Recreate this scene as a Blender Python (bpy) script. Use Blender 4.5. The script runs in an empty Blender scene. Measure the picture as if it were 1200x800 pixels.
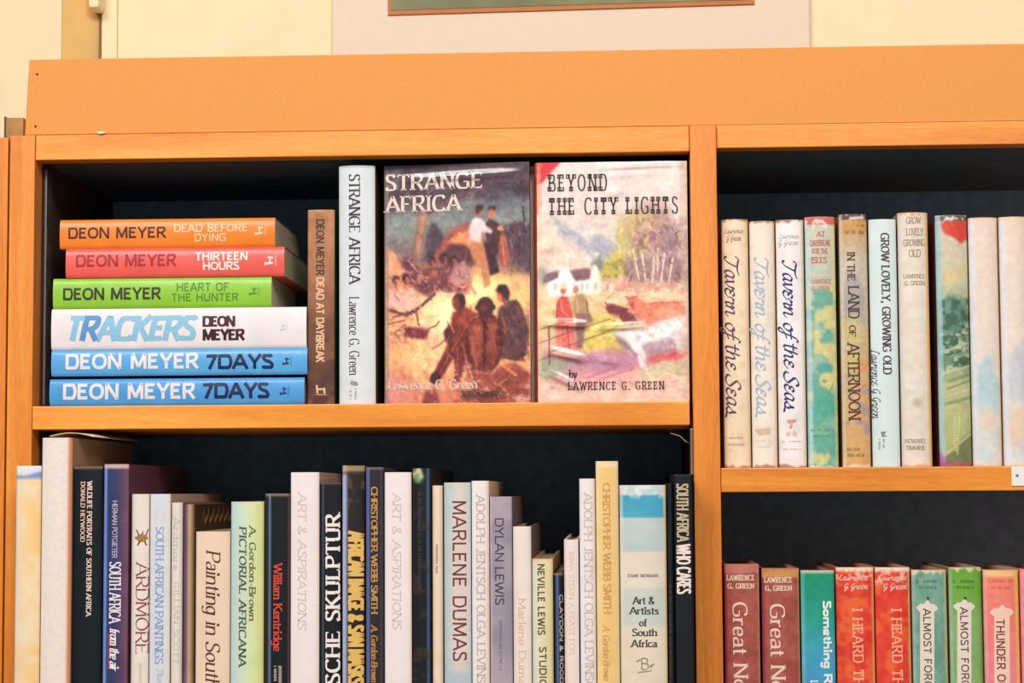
import bpy, bmesh, math, random
import numpy as np
from mathutils import Vector, Matrix

# ------------------------------------------------------------------ camera
SC = bpy.context.scene
COL = SC.collection
FPX = 2400.0                       # focal length in pixels of the 1200x800 frame
DIST = 1.584
PITCH, YAW, ROLL = math.radians(4.2), math.radians(2.75), 0.0058
fw = Vector((-math.sin(YAW) * math.cos(PITCH), math.cos(YAW) * math.cos(PITCH), math.sin(PITCH)))
r0 = fw.cross(Vector((0, 0, 1))).normalized()
u0 = r0.cross(fw)
cr, sr = math.cos(ROLL), math.sin(ROLL)
right = r0 * cr - u0 * sr
upv = u0 * cr + r0 * sr
CAM = Vector((0, 0, 1.60)) - fw * (DIST / fw.y)
cam_d = bpy.data.cameras.new('camera')
cam_d.sensor_width = 36.0
cam_d.lens = 36.0 * FPX / 1200.0
cam_d.clip_start = 0.05
cam_o = bpy.data.objects.new('camera', cam_d)
COL.objects.link(cam_o)
m = Matrix.Identity(4)
for i in range(3):
    m[i][0], m[i][1], m[i][2], m[i][3] = right[i], upv[i], -fw[i], CAM[i]
cam_o.matrix_world = m
SC.camera = cam_o

# ------------------------------------------------------------------ light
SC.view_settings.view_transform = 'Standard'
SC.view_settings.look = 'None'
SC.view_settings.gamma = 1.0
SC.view_settings.exposure = 0.0
SC.view_settings.use_curve_mapping = False
W = bpy.data.worlds.new('world')
SC.world = W
W.use_nodes = True
W.node_tree.nodes['Background'].inputs[0].default_value = (1.0, 0.96, 0.92, 1)
W.node_tree.nodes['Background'].inputs[1].default_value = 0.36


def area(name, loc, target, size, sizey, power, col):
    d = bpy.data.lights.new(name, 'AREA')
    d.shape = 'RECTANGLE'
    d.size, d.size_y = size, sizey
    d.energy, d.color = power, col
    o = bpy.data.objects.new(name, d)
    COL.objects.link(o)
    o.location = loc
    o.rotation_euler = (Vector(target) - Vector(loc)).to_track_quat('-Z', 'Y').to_euler()
    return o


area('ceiling_lamp', (-0.75, -2.0, 2.78), (0.0, 0, 1.55), 0.9, 0.5, 34.5, (1.0, 0.95, 0.91))
area('ceiling_lamp', (0.45, -2.0, 2.78), (0.1, 0, 1.55), 0.9, 0.5, 34.5, (1.0, 0.95, 0.91))


def at(px, py, Y=0.0):
    """pixel of the photograph -> point on the upright plane at depth Y"""
    d = fw + right * ((px - 600.0) / FPX) + upv * ((400.0 - py) / FPX)
    t = (Y - CAM.y) / d.y
    return CAM + d * t


def X(px, py, Y=0.0): return at(px, py, Y).x
def Z(px, py, Y=0.0): return at(px, py, Y).z


# ------------------------------------------------------------------ materials
def lin(c):
    out = []
    for v in c[:3]:
        v = v / 255.0
        out.append(v / 12.92 if v <= 0.04045 else ((v + 0.055) / 1.055) ** 2.4)
    return tuple(out)


GAIN = 0.86


def alb(c):
    return tuple(min(0.9, v * GAIN) for v in lin(c))


MATS = {}


def mat(name, rough=0.55, spec=0.35):
    mm = bpy.data.materials.new(name)
    mm.use_nodes = True
    b = mm.node_tree.nodes['Principled BSDF']
    b.inputs['Roughness'].default_value = rough
    b.inputs['Specular IOR Level'].default_value = spec
    return mm, mm.node_tree, b


def plain(name, c, rough=0.6, spec=0.3, noise=0.06, scale=60.0, bump=0.0):
    if name in MATS: return MATS[name]
    mm, nt, b = mat(name, rough, spec)
    tc = nt.nodes.new('ShaderNodeTexCoord')
    n = nt.nodes.new('ShaderNodeTexNoise')
    n.inputs['Scale'].default_value = scale
    n.inputs['Detail'].default_value = 4
    nt.links.new(tc.outputs['Object'], n.inputs['Vector'])
    rp = nt.nodes.new('ShaderNodeValToRGB')
    a = alb(c)
    rp.color_ramp.elements[0].position, rp.color_ramp.elements[1].position = 0.3, 0.7
    rp.color_ramp.elements[0].color = (*[v * (1 - noise) for v in a], 1)
    rp.color_ramp.elements[1].color = (*[min(1, v * (1 + noise)) for v in a], 1)
    nt.links.new(n.outputs['Fac'], rp.inputs['Fac'])
    nt.links.new(rp.outputs['Color'], b.inputs['Base Color'])
    if bump:
        bp = nt.nodes.new('ShaderNodeBump')
        bp.inputs['Strength'].default_value = bump
        bp.inputs['Distance'].default_value = 0.001
        nt.links.new(n.outputs['Fac'], bp.inputs['Height'])
        nt.links.new(bp.outputs['Normal'], b.inputs['Normal'])
    MATS[name] = mm
    return mm


def ink(c):
    return plain('ink_%d_%d_%d' % tuple(c), c, 0.5, 0.3, 0.03, 400)


def wood(name, c1, c2, c3, axis):
    """varnished wood whose grain runs along the given axis"""
    mm, nt, b = mat(name, 0.36, 0.4)
    tc = nt.nodes.new('ShaderNodeTexCoord')
    mp = nt.nodes.new('ShaderNodeMapping')
    s = [26.0, 26.0, 26.0]
    s['XYZ'.index(axis)] = 1.6
    mp.inputs['Scale'].default_value = s
    nt.links.new(tc.outputs['Object'], mp.inputs['Vector'])
    n = nt.nodes.new('ShaderNodeTexNoise')
    n.inputs['Scale'].default_value = 2.2
    n.inputs['Detail'].default_value = 7
    n.inputs['Roughness'].default_value = 0.62
    n.inputs['Distortion'].default_value = 0.6
    nt.links.new(mp.outputs['Vector'], n.inputs['Vector'])
    rp = nt.nodes.new('ShaderNodeValToRGB')
    e = rp.color_ramp.elements
    e[0].position, e[0].color = 0.28, (*alb(c1), 1)
    e[1].position, e[1].color = 0.72, (*alb(c3), 1)
    k = e.new(0.5)
    k.color = (*alb(c2), 1)
    nt.links.new(n.outputs['Fac'], rp.inputs['Fac'])
    mp2 = nt.nodes.new('ShaderNodeMapping')
    s2 = [420.0, 420.0, 420.0]
    s2['XYZ'.index(axis)] = 60.0
    mp2.inputs['Scale'].default_value = s2
    nt.links.new(tc.outputs['Object'], mp2.inputs['Vector'])
    n2 = nt.nodes.new('ShaderNodeTexNoise')
    n2.inputs['Scale'].default_value = 1.5
    n2.inputs['Detail'].default_value = 2
    nt.links.new(mp2.outputs['Vector'], n2.inputs['Vector'])
    mx = nt.nodes.new('ShaderNodeMix')
    mx.data_type = 'RGBA'
    mx.blend_type = 'SOFT_LIGHT'
    mx.inputs[0].default_value = 0.35
    nt.links.new(rp.outputs['Color'], mx.inputs[6])
    nt.links.new(n2.outputs['Fac'], mx.inputs[7])
    nt.links.new(mx.outputs[2], b.inputs['Base Color'])
    bp = nt.nodes.new('ShaderNodeBump')
    bp.inputs['Strength'].default_value = 0.12
    bp.inputs['Distance'].default_value = 0.0005
    nt.links.new(n2.outputs['Fac'], bp.inputs['Height'])
    nt.links.new(bp.outputs['Normal'], b.inputs['Normal'])
    MATS[name] = mm
    return mm


WC = ((208, 114, 34), (232, 138, 48), (246, 160, 68))
WOOD_Z = wood('varnished_wood_upright', *WC, 'Z')
WOOD_X = wood('varnished_wood_level', (214, 122, 38), (238, 150, 52), (250, 174, 76), 'X')
MDF = plain('fibreboard', (230, 154, 82), 0.75, 0.2, 0.07, 700, 0.08)
BACKING = plain('blackened_backing', (122, 160, 190), 0.85, 0.15, 0.15, 90)
STEEL = plain('dull_steel', (150, 140, 135), 0.35, 0.5, 0.1, 80)
STEEL.node_tree.nodes['Principled BSDF'].inputs['Metallic'].default_value = 0.8
DARKM = plain('dark_metal', (70, 50, 40), 0.5, 0.4)


def printed(name, rough, coat=0.0):
    """paper, cloth or board printed with the colours stored on the mesh"""
    mm, nt, b = mat(name, rough, 0.22)
    a = nt.nodes.new('ShaderNodeAttribute')
    a.attribute_name = 'print'
    tc = nt.nodes.new('ShaderNodeTexCoord')
    n = nt.nodes.new('ShaderNodeTexNoise')
    n.inputs['Scale'].default_value = 900
    n.inputs['Detail'].default_value = 2
    nt.links.new(tc.outputs['Object'], n.inputs['Vector'])
    mx = nt.nodes.new('ShaderNodeMix')
    mx.data_type = 'RGBA'
    mx.blend_type = 'SOFT_LIGHT'
    mx.inputs[0].default_value = 0.18
    nt.links.new(a.outputs['Color'], mx.inputs[6])
    nt.links.new(n.outputs['Fac'], mx.inputs[7])
    nt.links.new(mx.outputs[2], b.inputs['Base Color'])
    n3 = nt.nodes.new('ShaderNodeTexNoise')
    n3.inputs['Scale'].default_value = 55
    n3.inputs['Detail'].default_value = 5
    nt.links.new(tc.outputs['Object'], n3.inputs['Vector'])
    bp = nt.nodes.new('ShaderNodeBump')
    bp.inputs['Strength'].default_value = 0.25
    bp.inputs['Distance'].default_value = 0.0012
    nt.links.new(n3.outputs['Fac'], bp.inputs['Height'])
    nt.links.new(bp.outputs['Normal'], b.inputs['Normal'])
    if coat:
        b.inputs['Coat Weight'].default_value = coat
        b.inputs['Coat Roughness'].default_value = 0.14
        nt.links.new(bp.outputs['Normal'], b.inputs['Coat Normal'])
    return mm


MATTE = printed('printed_paper', 0.6)
GLOSS = printed('printed_glossy_jacket', 0.42, 0.18)


def pages_mat(name, c):
    mm, nt, b = mat(name, 0.8, 0.15)
    tc = nt.nodes.new('ShaderNodeTexCoord')
    mp = nt.nodes.new('ShaderNodeMapping')
    mp.inputs['Scale'].default_value = (2600, 30, 30)
    nt.links.new(tc.outputs['Object'], mp.inputs['Vector'])
    n = nt.nodes.new('ShaderNodeTexNoise')
    n.inputs['Scale'].default_value = 1
    nt.links.new(mp.outputs['Vector'], n.inputs['Vector'])
    rp = nt.nodes.new('ShaderNodeValToRGB')
    a = alb(c)
    rp.color_ramp.elements[0].color = (*[v * 0.6 for v in a], 1)
    rp.color_ramp.elements[1].color = (*a, 1)
    rp.color_ramp.elements[0].position, rp.color_ramp.elements[1].position = 0.3, 0.55
    nt.links.new(n.outputs['Fac'], rp.inputs['Fac'])
    nt.links.new(rp.outputs['Color'], b.inputs['Base Color'])
    return mm


PAGES = pages_mat('page_edges', (228, 208, 178))
PAGES_OLD_SHADED = pages_mat('aged_shaded_page_edges', (150, 118, 88))  # old paper, darkened further to paint in shade from the shelf above

FILM = bpy.data.materials.new('clear_plastic_film')
FILM.use_nodes = True
_nt = FILM.node_tree
_nt.nodes.clear()
_o = _nt.nodes.new('ShaderNodeOutputMaterial')
_mx = _nt.nodes.new('ShaderNodeMixShader')
_t = _nt.nodes.new('ShaderNodeBsdfTransparent')
_g = _nt.nodes.new('ShaderNodeBsdfGlossy')
_g.inputs['Roughness'].default_value = 0.16
_fr = _nt.nodes.new('ShaderNodeFresnel')
_fr.inputs['IOR'].default_value = 1.5
_nt.links.new(_fr.outputs[0], _mx.inputs[0])
_nt.links.new(_t.outputs[0], _mx.inputs[1])
_nt.links.new(_g.outputs[0], _mx.inputs[2])
_nt.links.new(_mx.outputs[0], _o.inputs[0])


# ------------------------------------------------------------------ object helpers
def link(name, mesh, material, parent=None):
    o = bpy.data.objects.new(name, mesh)
    COL.objects.link(o)
    if material: mesh.materials.append(material)
    if parent: o.parent = parent
    return o


def obj(name, bm, material, parent=None, smooth=False):
    me = bpy.data.meshes.new(name)
    bmesh.ops.recalc_face_normals(bm, faces=bm.faces)
    bm.to_mesh(me)
    bm.free()
    if smooth:
        for p in me.polygons: p.use_smooth = True
    return link(name, me, material, parent)


def pyobj(name, verts, faces, material, parent=None):
    me = bpy.data.meshes.new(name)
    me.from_pydata(verts, [], faces)
    me.update()
    return link(name, me, material, parent)


def box(bm, x0, x1, y0, y1, z0, z1, bev=0.0):
    vs = [bm.verts.new((x, y, z)) for x in (x0, x1) for y in (y0, y1) for z in (z0, z1)]
    fs = [bm.faces.new([vs[i] for i in f]) for f in
          ((0, 1, 3, 2), (4, 6, 7, 5), (0, 4, 5, 1), (2, 3, 7, 6), (0, 2, 6, 4), (1, 5, 7, 3))]
    if bev:
        es = list({e for f in fs for e in f.edges})
        bmesh.ops.bevel(bm, geom=es, offset=bev, segments=2, affect='EDGES', profile=0.6)
    return vs


def bx(name, x0, x1, y0, y1, z0, z1, material, parent=None, bev=0.0):
    bm = bmesh.new()
    box(bm, x0, x1, y0, y1, z0, z1, bev)
    return obj(name, bm, material, parent)


def tube(name, pts, rad, material, parent=None, n=8):
    bm = bmesh.new()
    rings = []
    P = [Vector(p) for p in pts]
    for i, p in enumerate(P):
        d = (P[min(i + 1, len(P) - 1)] - P[max(i - 1, 0)]).normalized()
        a = d.cross(Vector((0, 0, 1)))
        if a.length < 1e-3: a = d.cross(Vector((1, 0, 0)))
        a.normalize()
        b = d.cross(a)
        rings.append([bm.verts.new(p + (a * math.cos(t) + b * math.sin(t)) * rad)
                      for t in [2 * math.pi * k / n for k in range(n)]])
    for q, r in zip(rings, rings[1:]):
        for k in range(n):
            bm.faces.new((q[k], q[(k + 1) % n], r[(k + 1) % n], r[k]))
    bm.faces.new(rings[0])
    bm.faces.new(rings[-1][::-1])
    return obj(name, bm, material, parent, True)


def empty(name, loc, rot=(0, 0, 0)):
    o = bpy.data.objects.new(name, None)
    o.empty_display_size = 0.02
    COL.objects.link(o)
    o.location = loc
    o.rotation_euler = rot
    return o


def tag(o, label=None, cat=None, group=None, kind=None):
    if label: o['label'] = label
    if cat: o['category'] = cat
    if group: o['group'] = group
    if kind: o['kind'] = kind
    return o


# ------------------------------------------------------------------ the setting
# depths: bookcase face Y=0, its back Y=0.26, pillar face Y=0.38, wall Y=0.417
YB, YP, YW = 0.26, 0.380, 0.417
WALL = plain('cream_wall_paint', (252, 236, 194), 0.85, 0.15, 0.03, 25, 0.05)
PILLAR = plain('pale_wall_paint', (246, 229, 190), 0.85, 0.15, 0.03, 25, 0.05)
RETURN_SHADE = plain('return_shade_ochre', (250, 208, 136), 0.7, 0.2, 0.04, 30)  # the wall return's shade is put into this ochre colour
GREYF = plain('floor_boards', (120, 85, 60), 0.6, 0.3, 0.1, 8)
fl = bx('floor', -2.2, 2.6, -3.2, 0.6, -0.03, 0.0, GREYF)
tag(fl, 'brown floor below the bookcase', 'floor', kind='structure')
wb = bx('wall_back', -2.2, 2.6, YW, YW + 0.05, 0, 2.75, WALL)
tag(wb, 'cream painted wall behind the bookcase', 'wall', kind='structure')
px_r = X(72, 40, YP)
pl = bx('wall_left', -2.2, px_r, YP, YW, 0, 2.75, PILLAR)
tag(pl, 'pale projecting wall left of the ochre strip', 'wall', kind='structure')
xr2 = X(114, 40, YW - 0.012)
xr2 = X(114.5, 40, YW - 0.001)
bm = bmesh.new()
lo = [bm.verts.new((x_, y_, 0)) for x_, y_ in ((px_r + .0003, YP), (xr2, YW - 0.001), (px_r + .0003, YW - 0.001))]  # face splayed so the return catches more lamp light
fc = bm.faces.new(lo)
up_ = bmesh.ops.extrude_face_region(bm, geom=[fc])['geom']
bmesh.ops.translate(bm, verts=[q for q in up_ if isinstance(q, bmesh.types.BMVert)], vec=(0, 0, 2.75))
t1 = obj('trim_1', bm, RETURN_SHADE)
tag(t1, 'return with its shade painted in ochre beside the pale projecting wall', 'trim', kind='structure')
t2 = bx('trim_2', X(119, 40, YW - 0.004), X(137, 40, YW - 0.004), YW - 0.004, YW, 0, 2.75, WALL, bev=0.001)
tag(t2, 'flat cream strip of trim beside the dark gap', 'trim', kind='structure')
bm = bmesh.new()
box(bm, X(103, 8, YW - 0.03), X(115.5, 8, YW - 0.03), YW - 0.03, YW - 0.001, Z(110, 9, YW - 0.03), 2.6, 0.004)
t3 = obj('trim_3', bm, WALL)
tag(t3, 'cream moulding end above the dark gap', 'trim', kind='structure')
t4 = bx('gap_shadow_strip', X(115.5, 40, YW - 0.002), X(119, 40, YW - 0.002), YW - 0.002, YW, 0, 2.6,
        plain('gap_shadow_paint', (150, 105, 55), 0.8))  # brown strip painted in for the shadow of the gap
tag(t4, 'brown strip painted as the gap shadow between pillar and wall', 'trim', kind='structure')

# ------------------------------------------------------------------ framed print on the wall
pic = empty('mounted_print', (X(668, 0, YW), YW - 0.001, Z(668, 30, YW)))
tag(pic, 'green print in a wide pinkish mount hung on the cream wall', 'picture')
pc = pic.location


def PX(px, py, Y): return X(px, py, Y) - pc.x
def PZ(px, py, Y): return Z(px, py, Y) - pc.z


YM = YW - 0.010
bx('mount', PX(390, 40, YM), PX(948.5, 40, YM), -0.010, 0, PZ(668, 92, YM), PZ(668, 92, YM) + 0.40,
   plain('pink_mount_card', (240, 222, 199), 0.8, 0.2, 0.012, 200), pic, 0.0008)
sl = math.radians(0.75)
zb = PZ(668, 12.2, YM)
xl, xr = PX(455, 12, YM), PX(884, 12, YM)
fr_ = bx('inner_frame', xl, xr, -0.0125, -0.0102, 0, 0.26, plain('orange_brown_slip', (196, 122, 66), 0.6), pic, 0.0004)
pr = bx('print', xl + 0.0035, xr - 0.0035, -0.0132, -0.0126, 0.0045, 0.2555,
        plain('green_grey_print', (128, 130, 92), 0.6, 0.3, 0.22, 14), pic)
for o in (fr_, pr):
    o.rotation_euler = (0, -sl, 0)
    o.location = (0, 0, zb - 0.0)
# ------------------------------------------------------------------ the bookcase
xL0, xL1 = X(10, 300), X(39.5, 300)
xD0, xD1 = X(810, 300), X(841, 300)
zTop = Z(420, 153)
zRail = Z(420, 182.2)
zS1, zS1b = Z(420, 473), Z(420, 500.5)            # upper left shelf
zS2, zS2b = Z(1020, 547), Z(1020, 575.5)          # upper right shelf
zS3 = Z(420, 1000)                                  # lower left shelf
zS4 = Z(1020, 966)                                  # lower right shelf
ST = zS1 - zS1b
xR0 = xD1 + (xD0 - xL1)
xR1 = xR0 + (xL1 - xL0)
bc = empty('bookcase', ((xL0 + xR1) / 2, 0, 0))
tag(bc, 'large orange varnished wooden bookcase with two bays full of books', 'bookcase')
bxc = bc.location.x


def bpart(name, x0, x1, y0, y1, z0, z1, mt, bev=0.0008):
    return bx(name, x0 - bxc, x1 - bxc, y0, y1, z0, z1, mt, bc, bev)


bpart('side_panel', xL0, xL1, 0, YB - 0.006, 0, zTop, WOOD_Z)
bpart('side_panel', xR0, xR1, 0, YB - 0.006, 0, zTop, WOOD_Z)
bpart('divider', xD0, xD1, -0.002, YB - 0.006, 0, zTop, WOOD_Z)
g = 0.0003
zTr, zRr = Z(1020, 143.5), Z(1020, 170.5)
bpart('top_rail', xL1 + g, xD0 - g, 0.001, 0.020, zRail, zTop, WOOD_X)
bpart('top_rail', xD1 + g, xR0 - g, 0.002, 0.020, zRr, zTr, WOOD_X)
bpart('top_panel', xL1 + g, xR0 - g, 0.0205, YB - 0.007, zTop - 0.016, zTop - 0.001, WOOD_X)
bpart('shelf', xL1 + g, X(808.3, 485), 0.0, YB - 0.008, zS1b, zS1, WOOD_X)
bpart('shelf', xD1 + g, xR0 - g, 0.0, YB - 0.008, zS2b, zS2, WOOD_X)
bpart('shelf', xL1 + g, xD0 - g, 0.0, YB - 0.008, zS3 - ST, zS3, WOOD_X)
bpart('shelf', xD1 + g, xR0 - g, 0.0, YB - 0.008, zS4 - ST, zS4, WOOD_X)
bpart('plinth', xL1 + g, xD0 - g, 0.004, 0.024, 0.0, 0.08, WOOD_X)
bpart('plinth', xD1 + g, xR0 - g, 0.004, 0.024, 0.0, 0.08, WOOD_X)
bpart('back_panel', xL0, xR1, YB - 0.006, YB, 0.02, zTop - 0.001, BACKING, 0)


TOP_SHADE = plain('top_shade_dark', (80, 104, 124), 0.85, 0.1, 0.15, 60)  # colour of added sheets that paint the shade under the top panel
SIDE_SHADE = plain('side_shade_brown', (74, 52, 44), 0.8, 0.15, 0.15, 60)  # thin sheets added on the bay sides, interior shade painted as dark brown
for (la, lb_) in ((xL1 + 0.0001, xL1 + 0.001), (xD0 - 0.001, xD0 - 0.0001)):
    bpart('side_shade_sheet', la, lb_, 0.0205, YB - 0.009, zS1 + 0.0005, zTop - 0.017, SIDE_SHADE, 0)
    bpart('side_shade_sheet', la, lb_, 0.0205, YB - 0.009, zS3 + 0.0005, zS1b - 0.0005, SIDE_SHADE, 0)
bpart('top_shade_sheet', xL1 + 0.0012, xD0 - 0.0012, 0.0206, YB - 0.009, zTop - 0.0175, zTop - 0.0162, TOP_SHADE, 0)
bpart('top_shade_sheet', xD1 + 0.0012, xR0 - 0.0012, 0.0206, YB - 0.009, zTop - 0.0175, zTop - 0.0162, TOP_SHADE, 0)


def standard(x0, x1, ya, yb_, zlo, zhi):
    """slotted steel strip that carries the shelf clips"""
    o = bpart('shelf_standard', x0, x1, ya, yb_, zlo, zhi, STEEL, 0.0003)
    for k in range(int((zhi - zlo) / 0.05)):
        zz = zlo + 0.03 + k * 0.05
        s = bx('slot', (x1 if x1 < 0 else x0) - bxc - 0.0003, (x1 if x1 < 0 else x0) - bxc + 0.0003, ya + 0.0035, yb_ - 0.0035,
               zz, zz + 0.012, DARKM, o)
    return o


standard(xL1 + 0.0012, xL1 + 0.0032, 0.024, 0.040, zS1 + 0.002, zRail - 0.004)
standard(xD0 - 0.0022, xD0 - 0.0002, 0.004, 0.020, Z(812, 556), Z(812, 502))
tag(tube('shelf_clip', [(X(809.5, 502, .01) - bxc, 0.010, Z(809, 502, .01)), (X(788, 501, .01) - bxc, 0.010, Z(788, 501, .01)),
                    (X(783.5, 504, .01) - bxc, 0.010, Z(783, 504, .01)), (X(786, 507.5, .01) - bxc, 0.010, Z(786, 507.5, .01)),
                    (X(797, 511, .01) - bxc, 0.010, Z(797, 511, .01)), (X(804, 517.5, .01) - bxc, 0.010, Z(804, 517.5, .01)),
                    (X(809.5, 520, .01) - bxc, 0.010, Z(809, 520, .01))], 0.0004, STEEL, bc), 'thin bent wire shelf clip')

# neighbouring bookcase at the left edge
nb = empty('bookcase', (xL0 - 0.25, 0, 0))
tag(nb, 'neighbouring wooden bookcase, only its edge visible at far left', 'bookcase')
nx1 = xL0 - 0.0022
for (a, b_, n_) in ((nx1 - 0.02, nx1, 'side_panel'), (nx1 - 0.54, nx1 - 0.52, 'side_panel')):
    bx(n_, a - nb.location.x, b_ - nb.location.x, 0.003, YB, 0, zTop - 0.001, WOOD_Z, nb, 0.0008)
for zz in (zTop - 0.02, zS1b, 0.06):
    bx('shelf', nx1 - 0.5197 - nb.location.x, nx1 - 0.0203 - nb.location.x, 0.003, YB - 0.006, zz - 0.0, zz + 0.018, WOOD_X, nb, 0.0008)
bx('back_panel', nx1 - 0.5197 - nb.location.x, nx1 - 0.0203 - nb.location.x, YB - 0.005, YB, 0, zTop - 0.0005, BACKING, nb)

# fibreboard box front standing on the bookcase
fb = empty('fibreboard_panel', (X(600, 150, 0.003), 0.003, zTop + 0.0005))
tag(fb, 'long brown fibreboard panel standing on top of the bookcase', 'panel')
fx = fb.location.x
lz = zTop + 0.0005
zft = Z(600, 60.8, 0.003) - lz
xa, xb_ = X(29, 160, 0.003) - fx, X(34.2, 69, 0.003) - fx
bm = bmesh.new()
vs = box(bm, xa, xR1 - 0.02 - fx, 0, 0.016, 0, zft)
for v in bm.verts:
    if v.co.x < xa + 1e-4 and v.co.z > 0.01: v.co.x = xb_
bmesh.ops.bevel(bm, geom=list(bm.edges), offset=0.0006, segments=2, affect='EDGES')
obj('front_board', bm, MDF, fb)
bm = bmesh.new()
box(bm, xa + 0.006, xa + 0.02, 0.0162, 0.20, 0, zft - 0.002, 0.0005)
obj('side_board', bm, MDF, fb)
for (qx, qy) in ((42.5, 87), (40.5, 148)):
    n_ = tube('nail', [(X(qx, qy) - fx, -0.0006, Z(qx, qy, 0.003) - lz), (X(qx, qy) - fx, 0.004, Z(qx, qy, 0.003) - lz)], 0.0009, DARKM, fb)

# small dark wooden block behind the panel
xb0, xb1 = X(6.5, 150, 0.10), X(30, 150, 0.10)
wbk = empty('wooden_block', ((xb0 + xb1) / 2, 0.13, zTop + 0.0002))
tag(wbk, 'small dark brown block behind the left end of the fibreboard panel', 'block')
hb = Z(15, 138, 0.10) - zTop
bm = bmesh.new()
box(bm, -(xb1 - xb0) / 2, (xb1 - xb0) / 2 - 0.002, -0.03, 0.06, 0, hb, 0.0008)
obj('body', bm, plain('dark_stained_wood', (176, 134, 78), 0.6, 0.3, 0.35, 30), wbk)
bx('end_cap', -(xb1 - xb0) / 2 - 0.0012, -(xb1 - xb0) / 2, -0.03, 0.06, 0.0, hb + 0.001, DARKM, wbk)

# plaster crumbs on the rail
bm = bmesh.new()
bmesh.ops.create_icosphere(bm, subdivisions=2, radius=0.0022)
rr = random.Random(3)
for v in bm.verts:
    v.co *= rr.uniform(0.7, 1.15)
    v.co.z = v.co.z * 0.6 + 0.0008
    v.co.x *= 1.5
cr_ = obj('plaster_crumb', bm, plain('white_plaster', (250, 235, 220), 0.8))
cr_.location = (X(118, 155), 0.0005, zTop + 0.0004)
tag(cr_, 'tiny white crumb of plaster on the top rail before the panel', 'crumb')

# label card on the right shelf edge
xc0, zc0, zc1 = X(1185.5, 560, -0.001), Z(1190, 569, -0.001), Z(1190, 546, -0.001)
lc = empty('label_card', (xc0, -0.0002, zc0))
tag(lc, 'white label card pinned on the front edge of the right shelf', 'label')
bx('card', 0, 0.075, -0.0008, 0, 0, zc1 - zc0, plain('white_card', (240, 236, 232), 0.7), lc)
bm = bmesh.new()
bmesh.ops.create_circle(bm, cap_ends=True, radius=0.0012, segments=12)
pin = obj('pin_mark', bm, ink((140, 110, 105)), lc)
pin.rotation_euler = (math.pi / 2, 0, 0)
pin.location = (0.0042, -0.0009, (zc1 - zc0) * 0.52)

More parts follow.
